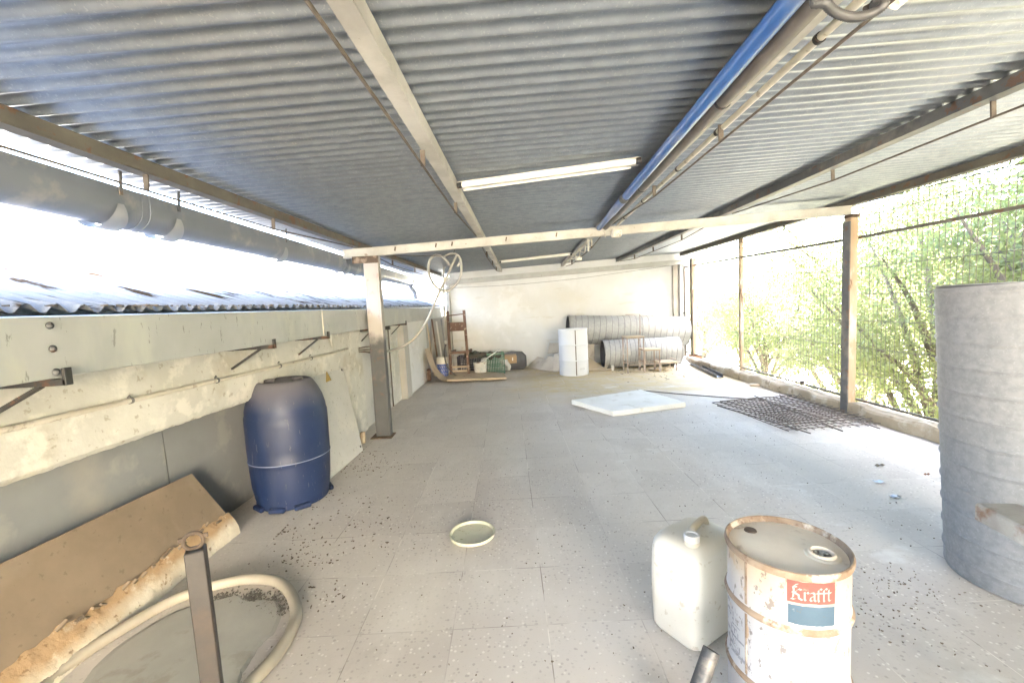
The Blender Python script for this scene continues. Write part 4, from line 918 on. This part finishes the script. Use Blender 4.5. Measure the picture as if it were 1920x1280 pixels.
# worn stencil marks on the left flank, too faded to read
g = MB(); rg = random.Random(9)
for k in range(46):
    a = CA-1.30+rg.uniform(0, .46); z = rg.uniform(.22, .38); w_ = rg.uniform(.006, .03); h_ = rg.uniform(.003, .012)
    if rg.random() < .5: w_, h_ = h_*.5, w_
    g.add([dp(a, z, .0009), dp(a+w_/DR, z, .0009), dp(a+w_/DR, z+h_, .0009), dp(a, z+h_, .0009)], [(0, 1, 2, 3)])
g.build('worn_marks', lab_ink, t)

# dark pipe end leaning up from below the frame
A, B = onz(1334, 1218, .215), onz(1292, 1340, .06)
d_ = (A-B).normalized()
g = MB(); g.lathe([(.026, 0), (.026, (A-B).length), (.0225, (A-B).length), (.0225, (A-B).length-.12), (0, (A-B).length-.121)], B, d_, 24, True, False)
o = g.build('loose_pipe', pvc_dark, loc=B); tag(o, 'short dark pipe propped in front of the jerrycan', 'pipe')
o = MB().obox((B.x-.005, B.y-.02, .028), .14, .10, .056, .4).build('brick', mat('clay_block', (.28, .13, .075)), None, .004, (B.x, B.y, 0)); tag(o, 'brick under the low end of the dark pipe', 'brick')

# upright spiral duct
def duct(name, c, axis, L_, r, label, pitch=.105, seam_r=.0042, seam=None, m=duct_m, group='galvanised spiral ducts'):
    t = thing(name, c, label, 'duct', group); ax = Vector(axis).normalized(); n = 72
    # the shell with its helical lock seam modelled as a raised rib
    d_, s_, u_ = frame(ax)
    nz = int(L_/pitch*12); g = MB()
    def rr(z, a):
        ph = ((z/pitch-a/(2*PI)) % 1.0); q = min(ph, 1-ph)*pitch
        return r+(.006 if q < .006 else 0)+.0015*math.sin(PI*ph)
    zs = np.linspace(0, L_, nz+1)
    vs = []; fs = []
    for z in zs:
        for k in range(n):
            a = 2*PI*k/n; q = rr(z, a) if .012 < z < L_-.012 else r; vs.append(Vector(c)+ax*z+(s_*math.cos(a)+u_*math.sin(a))*q)
    for i in range(nz):
        for k in range(n): fs.append((i*n+k, i*n+(k+1) % n, (i+1)*n+(k+1) % n, (i+1)*n+k))
    g.add(vs, fs, True); g.build('shell', m, t, auto=False)
    nt_ = L_/pitch; hx_ = [Vector(c)+ax*(L_*q/(nt_*40))+(s_*math.cos(2*PI*q/40)+u_*math.sin(2*PI*q/40))*(r+.0045) for q in range(int(nt_*40)+1)]
    MB().tube(hx_, seam_r, 5).build('lock_seam', seam or seam_m, t, auto=False)
    g = MB(); g.lathe([(r-.004, .003), (r-.004, L_-.003)], c, ax, n, False, False); g.build('lining', duct_in, t, auto=False)
    for z in (0, L_):
        g = MB(); g.lathe([(r-.005, z-.002), (r+.003, z-.002), (r+.003, z+.002), (r-.005, z+.002), (r-.005, z-.002)], c, ax, n, False, False); g.build('end_rim', m, t, auto=False)
    return t
duct('spiral_duct', (2.335, 1.825, .012), (-.034, .036, 1), 1.335, .30, 'tall galvanised duct standing upright at the right edge', .112, .0024, duct_m)
# ducts lying by the end wall
duct('spiral_duct', (1.24, 9.05, .79), (1, 0.0, -.058), 2.50, .300, 'longer galvanised duct lying on top against the end wall', .125, m=duct_pale)
duct('spiral_duct', (1.87, 8.62, .288), (1, -.02, 0), 1.52, .282, 'shorter galvanised duct lying on the floor behind the stepped stand', .10, m=duct_pale)
g = MB(); g.box(3.42, 3.50, 9.0, 9.20, 0, .47); o = g.build('prop_block', pvc_dark, loc=(3.46, 9.1, 0), bev=.005); tag(o, 'dark block under the right end of the longer duct', 'block')
g = MB(); g.box(1.55, 1.78, 8.98, 9.25, 0, .49); o = g.build('prop_block', board_pale, loc=(1.6, 9.1, 0), bev=.005); tag(o, 'pale block under the left end of the longer duct', 'block')

# steel channel trestle beside the upright duct
zt_ = .60; A = onz(1826, 941, zt_); Bd = (onz(1920, 988, zt_)-A).normalized(); sid = Vector((-Bd.y, Bd.x, 0)); sid = sid if sid.x > 0 else -sid
t = thing('steel_trestle', (A.x, A.y, 0), 'rusty channel beam of a trestle in front of the upright duct', 'trestle')
g = MB(); B = A+Bd*.75; wv = sid*.13; dn = Vector((0, 0, -.062))
g.hexa([A+dn, A+wv+dn, B+wv+dn, B+dn, A, A+wv, B+wv, B]); g.build('top_beam', mat('worn_channel', (.36, .345, .32), (.28, .26, .24), 9, .6, .2, .15, 40, layers=((RUST, 9, .62, .8, .8), ((.50, .48, .45), 5, .56, .7, .6))), t, .006)
for k in (.28, .68): MB().beam(A+Bd*k+wv*.5+Vector((0, 0, -.54)), A+Bd*(k)+wv*.5+dn, .04, .04) and None
for k in (.30, .68):
    q = A+Bd*k+wv*.5; g = MB(); g.box(q.x-.02, q.x+.02, q.y-.02, q.y+.02, 0, zt_-.0625); g.build('leg', rusty, t, .003)
MB().beam(A+Bd*.30+wv*.5+Vector((0, 0, -.42)), A+Bd*.68+wv*.5+Vector((0, 0, -.42)), .025, .025).build('stretcher', rusty, t)

# white drum at the far end
WX, WY = 1.205, 8.10
t = thing('oil_drum', (WX, WY, 0), 'clean white drum standing before the ducts at the far end', 'drum')
g = MB(); g.lathe([(.270, 0), (.278, .006), (.274, .016), (.272, .27), (.279, .285), (.272, .30), (.272, .56), (.279, .575), (.272, .59), (.272, .845), (.279, .855), (.276, .866), (.270, .860), (.262, .846), (0, .846)], (WX, WY, 0), n=64, capt=False); g.build('shell', white_drum2, t)
a = math.atan2(-WY, -WX)+.16
MB().grid(lambda u, v: Vector((WX+.2745*math.cos(a-.035+.07*u), WY+.2745*math.sin(a-.035+.07*u), .01+.84*v)), 2, 1).build('side_seam', seam_dark, t)
g = MB()
for k in range(9): g.grid(lambda u, v: Vector((WX+.2735*math.cos(a+.25+.045*k+.03*u), WY+.2735*math.sin(a+.25+.045*k+.03*u), .115+.010*v+.018*(k % 2))), 1, 1)
g.build('small_print', lab_ink, t)
MB().lathe([(.03, 0), (.03, .012), (0, .014)], (WX+.05, WY-.16, .846), n=20, capt=False).build('bung', rusty, t)

# stepped steel stand
t = thing('stepped_stand', (2.6, 8.0, 0), 'stepped steel stand with three wooden treads before the ducts', 'stand')
sm = mat('rust_brown_tube', (.34, .26, .22), (.42, .37, .34), 8, .6, .2, .1, 40)
def stepu(x0, x1, h, ya, yb, tread=True):
    for x in (x0, x1):
        for y in (ya, yb): MB().box(x-.009, x+.009, y-.009, y+.009, 0, h).build('leg', sm, t)
    for y in (ya, yb): MB().box(x0+.009, x1-.009, y-.007, y+.007, .15, .164).build('rail', sm, t)
    for x in (x0, x1): MB().box(x-.007, x+.007, ya+.009, yb-.009, .20, .214).build('rail', sm, t)
    MB().box(x0-.02, x1+.02, ya-.02, yb+.02, h, h+.028).build('tread', wood_p, t, .004)
stepu(2.165, 2.465, .65, 7.86, 8.16); stepu(2.49, 2.765, .40, 7.88, 8.18); stepu(2.79, 3.08, .145, 7.90, 8.20)
g = MB(); g.tube([(2.505, 8.2, 0.3), (2.515, 8.2, 1.07), (2.24, 8.2, 1.075)], .010, 8); g.build('handrail', sm, t, auto=False)

# white insulation slab
cs = [onz(1072, 758, .0), onz(1150, 781, .0), onz(1286, 763, .0), onz(1203, 738, .0)]
g = MB(); rg = random.Random(4); ring = []
for a, b in zip(cs, cs[1:]+cs[:1]):
    for k in range(10): p = a.lerp(b, k/10); ring.append(p+Vector((rg.gauss(0, .006), rg.gauss(0, .006), 0)))
n = len(ring); cc = sum(ring, Vector())/n
vs = [p+Vector((0, 0, .004)) for p in ring]+[p+Vector((0, 0, .058)) for p in ring]+[cc+(p-cc)*.985+Vector((0, 0, .064+rg.gauss(0, .001))) for p in ring]
g.add(vs, [tuple(range(n))[::-1]]+[(r_*n+k, r_*n+(k+1) % n, (r_+1)*n+(k+1) % n, (r_+1)*n+k) for r_ in (0, 1) for k in range(n)]+[tuple(range(2*n, 3*n))])
o = g.build('white_slab', white_slab, loc=cc); tag(o, 'large white foam slab lying flat on the tiles', 'slab')

# reinforcing mesh on the floor
Q = [onz(1338, 757), onz(1475, 809), onz(1655, 797), onz(1482, 744)]     # far left, near left, near right, far right
def qp(u, v, z): return Q[0].lerp(Q[3], u).lerp(Q[1].lerp(Q[2], u), v)+Vector((0, 0, z))
t = thing('rebar_mesh', qp(.5, .5, 0), 'rusty reinforcing mesh lying by the kerb', 'rebar mesh')
rg = random.Random(12); g = MB()
for k in range(12): u = k/11; g.tube([qp(u, -.02, .012), qp(u+rg.gauss(0, .006), .5, .016+rg.uniform(0, .008)), qp(u+rg.gauss(0, .005), 1.02, .012)], .0045, 5)
for k in range(17): v = k/16; g.tube([qp(-.02, v, .020), qp(.5, v+rg.gauss(0, .004), .024+rg.uniform(0, .006)), qp(1.02, v, .020)], .0045, 5)
g.build('lower_grid', rebar, t, auto=False)
g = MB()
for k in range(10): u = .06+k/10.5; g.tube([qp(u, .04, .034), qp(u+.01, .5, .040+rg.uniform(0, .012)), qp(u+.015, .95, .036)], .004, 5)
for k in range(14): v = .04+k/15; g.tube([qp(.05, v, .042), qp(.5, v+.012, .050), qp(1.0, v+.02, .044)], .004, 5)
g.build('upper_grid', rebar, t, auto=False)
for (a, b) in (((1345, 760), (1520, 812)), ((1415, 742), (1580, 808)), ((1500, 752), (1650, 803)), ((1440, 752), (1497, 806))):
    MB().tube([onz(*a, .055), onz((a[0]+b[0])/2, (a[1]+b[1])/2, .062), onz(*b, .030)], .007, 6).build('loose_bar', rebar, t, auto=False)
for k in range(5):
    p = onz(1465+14*k, 744+rg.uniform(0, 4), .03); MB().tube([p, p+Vector((rg.uniform(-.06, .06), rg.uniform(-.04, .04), .05)), p+Vector((rg.uniform(.02, .12), rg.uniform(-.05, .05), .02))], .004, 5).build('bent_wire', rebar, t, auto=False)
o = MB().tube([onz(1195, 731, .01), onz(1270, 738, .012), onz(1350, 744, .012), onz(1440, 750, .02)], .008, 6).build('steel_rod', rebar, loc=onz(1300, 740)); tag(o, 'long thin rusty rod between the white slab and the rebar mesh', 'rod')
p = onz(1422, 724); g = MB(); g.obox((p.x, p.y, .02), .22, .07, .038, -.35); o = g.build('timber_offcut', wood_p, None, .004, (p.x, p.y, 0)); tag(o, 'pale timber offcut lying against the kerb', 'timber')
# channels by the far kerb
for k, (a, b, lab) in enumerate((((1300, 684), (1350, 708), 'dark steel channel at the kerb foot, inner one of the pair'), ((1312, 682), (1362, 702), 'dark steel channel touching the kerb, outer one of the pair'))):
    A, B = onz(*a, .004), onz(*b, .004); d_ = (B-A).normalized(); s_ = Vector((-d_.y, d_.x, 0))*.05; g = MB()
    for q in (-1, 1): g.beam(A+s_*q+Vector((0, 0, .028)), B+s_*q+Vector((0, 0, .028)), .006, .056)
    g.beam(A+Vector((0, 0, .006)), B+Vector((0, 0, .006)), .094, .006)
    o = g.build('steel_channel', steel_dark if k else steel_grey, loc=A); tag(o, lab, 'channel', 'steel channels at the kerb foot')
cs = [onz(1266, 688), onz(1283, 675, .10), onz(1300, 679, .05), onz(1296, 684), onz(1268, 690)]
A, B, D, E_ = onz(1264, 690, .006), onz(1302, 682, .006), onz(1290, 667, .10), onz(1268, 672, .12)
g = MB(); g.hexa([A, B, D, E_, A+Vector((0, 0, .012)), B+Vector((0, 0, .012)), D+Vector((0, 0, .012)), E_+Vector((0, 0, .012))]); o = g.build('white_plate', white_slab, loc=A); tag(o, 'white sheet offcut leaning beside the far rusty post', 'sheet')
# broken boards behind the white drum
def board(px, z, th, label, m=board_pale, tilt=0.0):
    cs = [onz(*q) for q in px]; g = MB(); n = len(cs); zs = [z+tilt*(i/(n-1)) for i in range(n)]
    vs = [c+Vector((0, 0, zz_)) for c, zz_ in zip(cs, zs)]+[c+Vector((0, 0, zz_+th)) for c, zz_ in zip(cs, zs)]
    g.add(vs, [tuple(range(n))[::-1], tuple(range(n, 2*n))]+[(k, (k+1) % n, n+(k+1) % n, n+k) for k in range(n)])
    return tag(g.build('broken_board', m, loc=cs[0]), label, 'board', 'broken boards piled by the white drum')
A = [Vector((.42, 8.95, .01)), Vector((.80, 8.62, .01)), Vector((.98, 8.98, .22)), Vector((.55, 9.25, .24))]
def leanboard(cs, label, th=.02, m=board_pale):
    cs = [Vector(c) for c in cs]; nn = (cs[1]-cs[0]).cross(cs[2]-cs[0]).normalized(); nn = nn if nn.z > 0 else -nn; g = MB(); g.prism(cs, nn*th)
    return tag(g.build('broken_board', m, loc=cs[0], bev=.002), label, 'board', 'broken boards piled by the white drum')
leanboard([(.36, 9.18, .006), (.62, 8.72, .006), (.86, 8.80, .16), (.60, 9.30, .20)], 'leftmost broken pale board leaning in the pile')
leanboard([(.60, 8.70, .006), (.98, 8.42, .006), (1.10, 8.72, .24), (.80, 8.98, .25)], 'broad broken board leaning in front, left of the white drum')
leanboard([(.84, 8.46, .006), (1.30, 8.42, .006), (1.34, 8.66, .30), (.90, 8.72, .32)], 'upright broken board directly behind the white drum')
leanboard([(.80, 9.10, .30), (1.20, 9.10, .30), (1.20, 9.28, .48), (.86, 9.28, .50)], 'grey board edge poking above the pile behind the white drum')
leanboard([(1.45, 8.30, .006), (1.95, 8.22, .006), (1.80, 8.42, .05), (1.52, 8.68, .28)], 'tan broken board to the right of the white drum', m=sheet_tan)
o = MB().obox((1.98, 8.26, .05), .05, .04, .10).build('lamp_socket', cap_m, None, .006, (1.98, 8.26, 0)); tag(o, 'little white fitting on the floor before the shorter duct', 'fitting')
o = MB().tube(smoothpath([(2.0, 8.25, .01), (2.06, 8.2, .01), (2.14, 8.24, .012), (2.2, 8.32, .012)], 5), .006, 6).build('loose_cable', hose_k, loc=(2.1, 8.2, 0)); tag(o, 'short grey cable curled beside the white fitting', 'cable')

# junk corner at the end of the side wall
t = thing('wooden_frame', (-.98, 8.5, 0), 'brown wooden frame like a tall ladder back chair in the junk corner', 'frame')
x0, x1, y = -1.16, -.815, 8.30
for x in (x0, x1): MB().beam((x, y, 0), (x-.01 if x == x0 else x-.035, y+.05, 1.31), .05, .05).build('upright', wood_b, t, .004)
MB().beam((x0+.02, y+.045, 1.22), (x1-.05, y+.045, 1.24), .02, .022).build('rail', wood_b, t)
MB().beam((x0+.02, y+.04, 1.0), (x1-.05, y+.04, 1.0), .02, .17).build('back_slat', wood_b, t, .003)
MB().beam((x0+.02, y+.01, .50), (x1-.02, y+.01, .50), .03, .05).build('rail', wood_b, t)
for z in (.14, .22): MB().beam((x0+.02, y+.005, z), (x1-.02, y+.005, z), .02, .035).build('rail', wood_p, t)
for x in (x0+.02, x1): MB().beam((x, y+.02, .50), (x+.03, y+.42, .50), .04, .05).build('seat_rail', wood_b, t)
MB().lathe([(.025, 0), (.025, .07)], (x1-.09, y-.03, .545), n=16).build('white_cup', cap_m, t)
def bucket(name, c, r, h, m, label, lab=None, cat='bucket'):
    t = thing(name, c, label, cat); MB().lathe([(r*.88, 0), (r*.9, .004), (r, h*.82), (r+.006, h*.82), (r+.006, h*.86), (r+.002, h*.86), (r+.003, h*.95), (r+.008, h*.95), (r+.008, h), (r-.003, h), (r*.9, .02), (0, .015)], c, n=36, capt=False).build('body', m, t)
    return t
BKc = (-1.335, 8.42, 0)
t = bucket('paint_bucket', BKc, .125, .41, tin_w, 'white paint bucket with a blue striped label behind the wooden frame')
g = MB(); a0 = math.atan2(-BKc[1], -BKc[0])
g.grid(lambda u, v: Vector((BKc[0]+(.1125+.0125*v*.7+.0025)*math.cos(a0-1.1+2.2*u), BKc[1]+(.1125+.0125*v*.7+.0025)*math.sin(a0-1.1+2.2*u), .05+.235*v)), 20, 1); lb = g.build('label', blue_lab, t)
g = MB()
for k in range(7):
    for j in range(3):
        u = -1.0+.29*k; z = .07+.07*j
        f_ = lambda q, zz_: Vector((BKc[0]+(.1135+.0088*(zz_-.05)/.235+.0042)*math.cos(a0+q), BKc[1]+(.1135+.0088*(zz_-.05)/.235+.0042)*math.sin(a0+q), zz_))
        g.add([f_(u, z), f_(u+.06, z), f_(u+.22, z+.05), f_(u+.16, z+.05)], [(0, 1, 2, 3)])
g.build('slanted_stripes', tin_w, lb)
TC = (-.60, 8.45, 0)
t = bucket('tin', TC, .128, .265, tin_w, 'small rusty white tin in front of the dark rag', cat='tin')
g = MB(); a0 = math.atan2(-TC[1], -TC[0]); rg = random.Random(2)
for k in range(14):
    u = rg.uniform(-.8, .7); z = .05+.022*(k % 6); w_ = rg.uniform(.1, .3)
    g.grid(lambda p, q: Vector((TC[0]+(.1288)*math.cos(a0+u+w_*p), TC[1]+.1288*math.sin(a0+u+w_*p), z+.007*q)), 3, 1)
g.build('faded_print', mat('teal_print', (.25, .38, .42)), t)
MB().tube(smoothpath([(TC[0]-.115, TC[1], .21), (TC[0]-.05, TC[1]-.05, .28), (TC[0]+.06, TC[1]-.05, .27), (TC[0]+.115, TC[1], .21)], 6), .003, 6).build('handle', steel_grey, t)
def crate(c, sx, sy, h, m, label, rz=0.0):
    t = thing('plastic_crate', c, label, 'crate'); M_ = Matrix.Translation(c) @ Matrix.Rotation(rz, 4, 'Z'); g = MB()
    def bx_(a, b, c_, d_, e, f_): g.hexa([M_ @ Vector(q) for q in ((a, c_, e), (b, c_, e), (b, d_, e), (a, d_, e), (a, c_, f_), (b, c_, f_), (b, d_, f_), (a, d_, f_))])
    bx_(-sx/2, sx/2, -sy/2, sy/2, .0, .012)
    g.build('base', m, t)
    for (ax, L_, o_) in (('x', sx, -sy/2), ('x', sx, sy/2), ('y', sy, -sx/2), ('y', sy, sx/2)):
        g = MB(); n_ = int(L_/.032)
        for k in range(n_+1):
            p = -L_/2+L_*k/n_
            if ax == 'x': bx_(p-.006, p+.006, o_-.006, o_+.006, .012, h)
            else: bx_(o_-.006, o_+.006, p-.006, p+.006, .012, h)
        for z in (.02, h*.36, h*.68, h-.03):
            if ax == 'x': bx_(-L_/2, L_/2, o_-.008, o_+.008, z, z+(.028 if z > h*.8 else .014))
            else: bx_(o_-.008, o_+.008, -L_/2, L_/2, z, z+(.028 if z > h*.8 else .014))
        g.build('side', m, t)
    return t
crate((-.30, 8.72, .0), .34, .28, .42, green_pl, 'green slatted plastic crate right of the white tin', .08)
crate((-.86, 8.95, .0), .44, .34, .36, navy_pl, 'dark plastic crate behind the wooden frame', -.05)
g = MB(); rg = np.random.default_rng(8); hz = rg.normal(0, .018, (17, 13))
g.grid(lambda u, v: Vector((-.92+.74*u, 8.55+.36*v, .40+.10*math.sin(2.6*u+.4)*(1-u*.5)-.12*u*(1-u)*2+hz[int(u*16), int(v*12)]-.16*max(0, .25-v)*1.5)), 16, 12)
g.grid(lambda u, v: Vector((-.92+.74*u, 8.55+.36*v, .385+.10*math.sin(2.6*u+.4)*(1-u*.5)-.12*u*(1-u)*2+hz[int(u*16), int(v*12)]-.16*max(0, .25-v)*1.5)), 16, 12)
o = g.build('rag', cloth_m, loc=(-.6, 8.7, .4)); tag(o, 'dark rag draped over the crates in the junk corner', 'rag')
o = MB().beam((-.58, 8.50, .26), (-.20, 8.55, .50), .05, .012).build('metal_strip', galv, loc=(-.4, 8.5, .3)); tag(o, 'bent metal strip slanting out of the dark rag', 'strip')
g = MB(); g.lathe([(.02, 0), (.16, .02), (.22, .2), (.20, .42), (.12, .5)], (-.16, 9.12, .17), (1, .05, 0), 20); o = g.build('fuel_tank', mat('dark_grey_plastic_tank', (.12, .125, .135), (.09, .09, .10), 4, .5), loc=(0, 9.1, 0)); tag(o, 'dark grey rounded tank lying behind the cardboard box', 'tank')
t = thing('cardboard_box', (.0, 8.85, .18), 'small torn cardboard box on top of the dark tank', 'box')
cb = MB(); cb.obox((.0, 8.93, .25), .26, .12, .16, .1, .25); cb.build('carton', card, t, .003)
MB().obox((.05, 8.862, .25), .02, .004, .07, .1, .25).build('torn_corner', white_slab, t)
g = MB(); g.grid(lambda u, v: Vector((-.18+.16*u+.03*math.sin(5*v), 8.66+.05*math.sin(6*u+3*v), .05+.22*v)), 8, 8); o = g.build('plastic_film', mat('crumpled_film', (.42, .43, .42), (.52, .53, .52), 12, .3, 0, .5, 30), loc=(-.1, 8.66, 0)); tag(o, 'crumpled grey plastic film beside the green crate', 'film')
def gen_r(rg):
    y = rg.gauss(2.0, .06) if rg.random() < .12 else rg.uniform(1.2, 9); return xg(y)-.11+rg.gauss(0, .03), y
litter('roof_litter', 'dry debris caught along the eave of the neighbouring roof', 'litter', gen_r, litter_m, .012, .04, 520, .35, z=1.432, seed=11)
# sheets on the floor
g = MB(); 
def curl(e):
    def fn(u, v):
        q = v; x = -1.56+.46*q**1.0+.02*math.sin(3*u); y_ = 7.78+.42*u+.10*(1-q); z = .62*(1-q)**2.2+.012+e
        return Vector((x-.10*(1-q)*q*2+e*.6, y_, z))
    return fn
g.grid(curl(0), 8, 18); g.grid(curl(.006), 8, 18)
o = g.build('hardboard_sheet', sheet_tan, loc=(-1.3, 8, 0)); tag(o, 'curved tan hardboard sheet propped at the end of the side wall', 'sheet')
fl = [onz(838, 716, .02), onz(850, 716, .02), onz(950, 712, .01), onz(945, 703, .02), onz(880, 699, .03), onz(843, 700, .05)]
g = MB(); g.prism([p+Vector((0, 0, .012)) for p in fl], (0, 0, .035)); o = g.build('hardboard_sheet', sheet_tan, loc=fl[0], bev=.003); tag(o, 'flat tan sheet on the floor under the wooden frame', 'sheet')
for k, (x, w_, h, m_, lab) in enumerate(((-1.60, .06, 1.12, wood_p, 'weathered plank leaning at the corner nearest the white wall face'), (-1.53, .05, 1.16, wood_b, 'brown plank leaning in the corner behind the curved sheet'), (-1.47, .07, 1.10, white_slab, 'white board leaning in the corner behind the paint bucket'), (-1.40, .05, 1.14, sheet_grey, 'grey board leaning in the corner beside the end wall'))):
    y = 8.72+.2*k; g = MB(); g.beam((x+.04, y, .0), (x-.06, y+.05, h), w_, .025); tag(g.build('leaning_plank', m_, loc=(x, y, 0), bev=.003), lab, 'plank', 'planks leaning in the corner')
o = MB().obox((-1.62, 8.2, .11), .16, .2, .22, .2).build('wood_stump', wood_b, None, .02, (-1.62, 8.2, 0)); tag(o, 'dark wooden stump below the curved sheet', 'stump')

# hose hanging from the roof
H1 = [ony(*q) for q in ((640, 656, 5.0), (668, 655, 5.0), (700, 660, 5.05), (740, 655, 5.2), (775, 636, 5.3), (800, 602, 5.3), (822, 552, 5.3), (838, 518, 5.32), (850, 492, 5.35), (857, 480, 5.35), (864, 490, 5.36), (864, 515, 5.36), (855, 533, 5.36), (839, 545, 5.34), (822, 541, 5.32), (809, 526, 5.3), (803, 506, 5.3), (806, 488, 5.3), (816, 479, 5.32), (828, 481, 5.34), (838, 490, 5.36), (842, 498, 5.38))]
t = thing('hanging_hose', H1[9], 'pale hose looped under the roof behind the grey post', 'hose')
MB().tube(smoothpath(H1, 8), .016, 12).build('hose', hose_g, t)
a, b = ony(856, 480, 5.35), ony(838, 484, 5.35)
MB().tube(smoothpath([ony(832, 482, 5.3), ony(842, 476, 5.33), ony(856, 477, 5.36), ony(863, 487, 5.38), ony(858, 500, 5.38)], 6), .0125, 10).build('inner_loop', hose_g, t)
MB().tube([ony(716, 478, 4.75), ony(780, 480, 5.1), ony(850, 479, 5.34), (a.x, a.y, zp(a.x)+.06)], .004, 6).build('hanging_wire', rust_rod, t)
H2 = [(ony(833, 480, 8.0)), ony(832, 520, 8.0), ony(833, 580, 8.02), ony(835, 615, 8.02), ony(836, 638, 8.02)]
t = thing('tap_hose', H2[0], 'straight hose hanging to a white tap before the wooden frame', 'hose')
MB().tube(smoothpath([Vector((H2[0].x, H2[0].y, zp(H2[0].x)+.05))]+H2, 6), .019, 10).build('hose', hose_g, t)
MB().lathe([(.012, 0), (.026, .02), (.026, .06), (.014, .075)], ony(836, 645, 8.02), n=16).build('tap', cap_m, t)
H3 = [ony(836, 645, 8.02), ony(833, 662, 8.0), ony(838, 686, 7.98), ony(848, 698, 7.95), onz(856, 704, .07), onz(872, 706, .065)]
MB().tube(smoothpath(H3, 6), .013, 10).build('black_tail', hose_k, t)
t = thing('cable_run', ony(660, 655, 4.9), 'dark cables tied along the wall to the grey post', 'cable')
for k in range(3): MB().tube(smoothpath([ony(640, 655+k, 4.86), ony(668, 653+3*k, 4.86), ony(690, 650+5*k, 4.74), ony(712, 648+7*k, 4.70)], 5), .007, 8).build('cable', steel_brown, t)
MB().obox(ony(652, 655, 4.85), .03, .03, .05).build('clip', steel_dark, t)

# loose litter
def gen_b(rg):
    c = rg.choice(((660, 880, .16, .10), (690, 850, .14, .10), (620, 930, .12, .08), (600, 1020, .14, .07), (580, 1050, .12, .05), (655, 960, .22, .12), (720, 870, .12, .12), (540, 1000, .16, .06), (620, 1110, .10, .05), (690, 1000, .2, .15)))
    p = onz(c[0], c[1]); return max(-1.5, p.x+rg.gauss(0, c[2])), p.y+rg.gauss(0, c[3])
litter('leaf_litter', 'dry brown leaf litter scattered beside the blue barrel', 'litter', gen_b, litter_m, .005, .022, 380, .3, seed=3)
def gen_c(rg): return rg.uniform(-1.3, 2.4), 1.2+abs(rg.gauss(0, 2.6))
litter('crumbs', 'small dark crumbs scattered over the floor tiles', 'litter', gen_c, litter_m, .004, .013, 620, .35, seed=4)
def gen_d(rg): return rg.uniform(-1.2, 3.5), rg.uniform(1.5, 9)
litter('pebbles', 'pale mortar crumbs scattered over the floor tiles', 'litter', gen_d, pebble_m, .004, .012, 260, .5, seed=5)
def gen_e(rg): return rg.uniform(1.9, 3.5), 8.0+rg.gauss(0, .5)
litter('dirt', 'dark scraps strewn round the stepped stand', 'litter', gen_e, litter_m, .01, .05, 90, .15, seed=6)
def gen_f(rg):
    p = onz(1625, 1150) if rg.random() < .5 else onz(1690, 1110); return p.x+rg.gauss(0, .10), p.y+rg.gauss(0, .08)
litter('dirt_smear', 'dark dirt on the tiles right of the rusty drum', 'dirt', gen_f, litter_m, .004, .014, 130, .3, seed=8)
for k, (px, py, w_, lab) in enumerate(((1650, 873, .06, 'curled dry leaf on the bright tiles left of the upright duct'), (1648, 904, .07, 'silvery wrapper scrap on the tiles left of the upright duct'), (1678, 931, .06, 'flat silvery wrapper scrap nearest the upright duct'), (1738, 890, .035, 'tiny red brown scrap beside the upright duct'))):
    p = onz(px, py, .004); g = MB(); g.grid(lambda u, v: Vector((p.x+w_*(u-.5), p.y+w_*.5*(v-.5), .004+.012*abs(math.sin(u*5+k)))), 6, 3)
    o = g.build('scrap', (litter_m, galv, galv, mat('clay_block', (.28, .13, .075)))[k], loc=p); tag(o, lab, 'scrap')
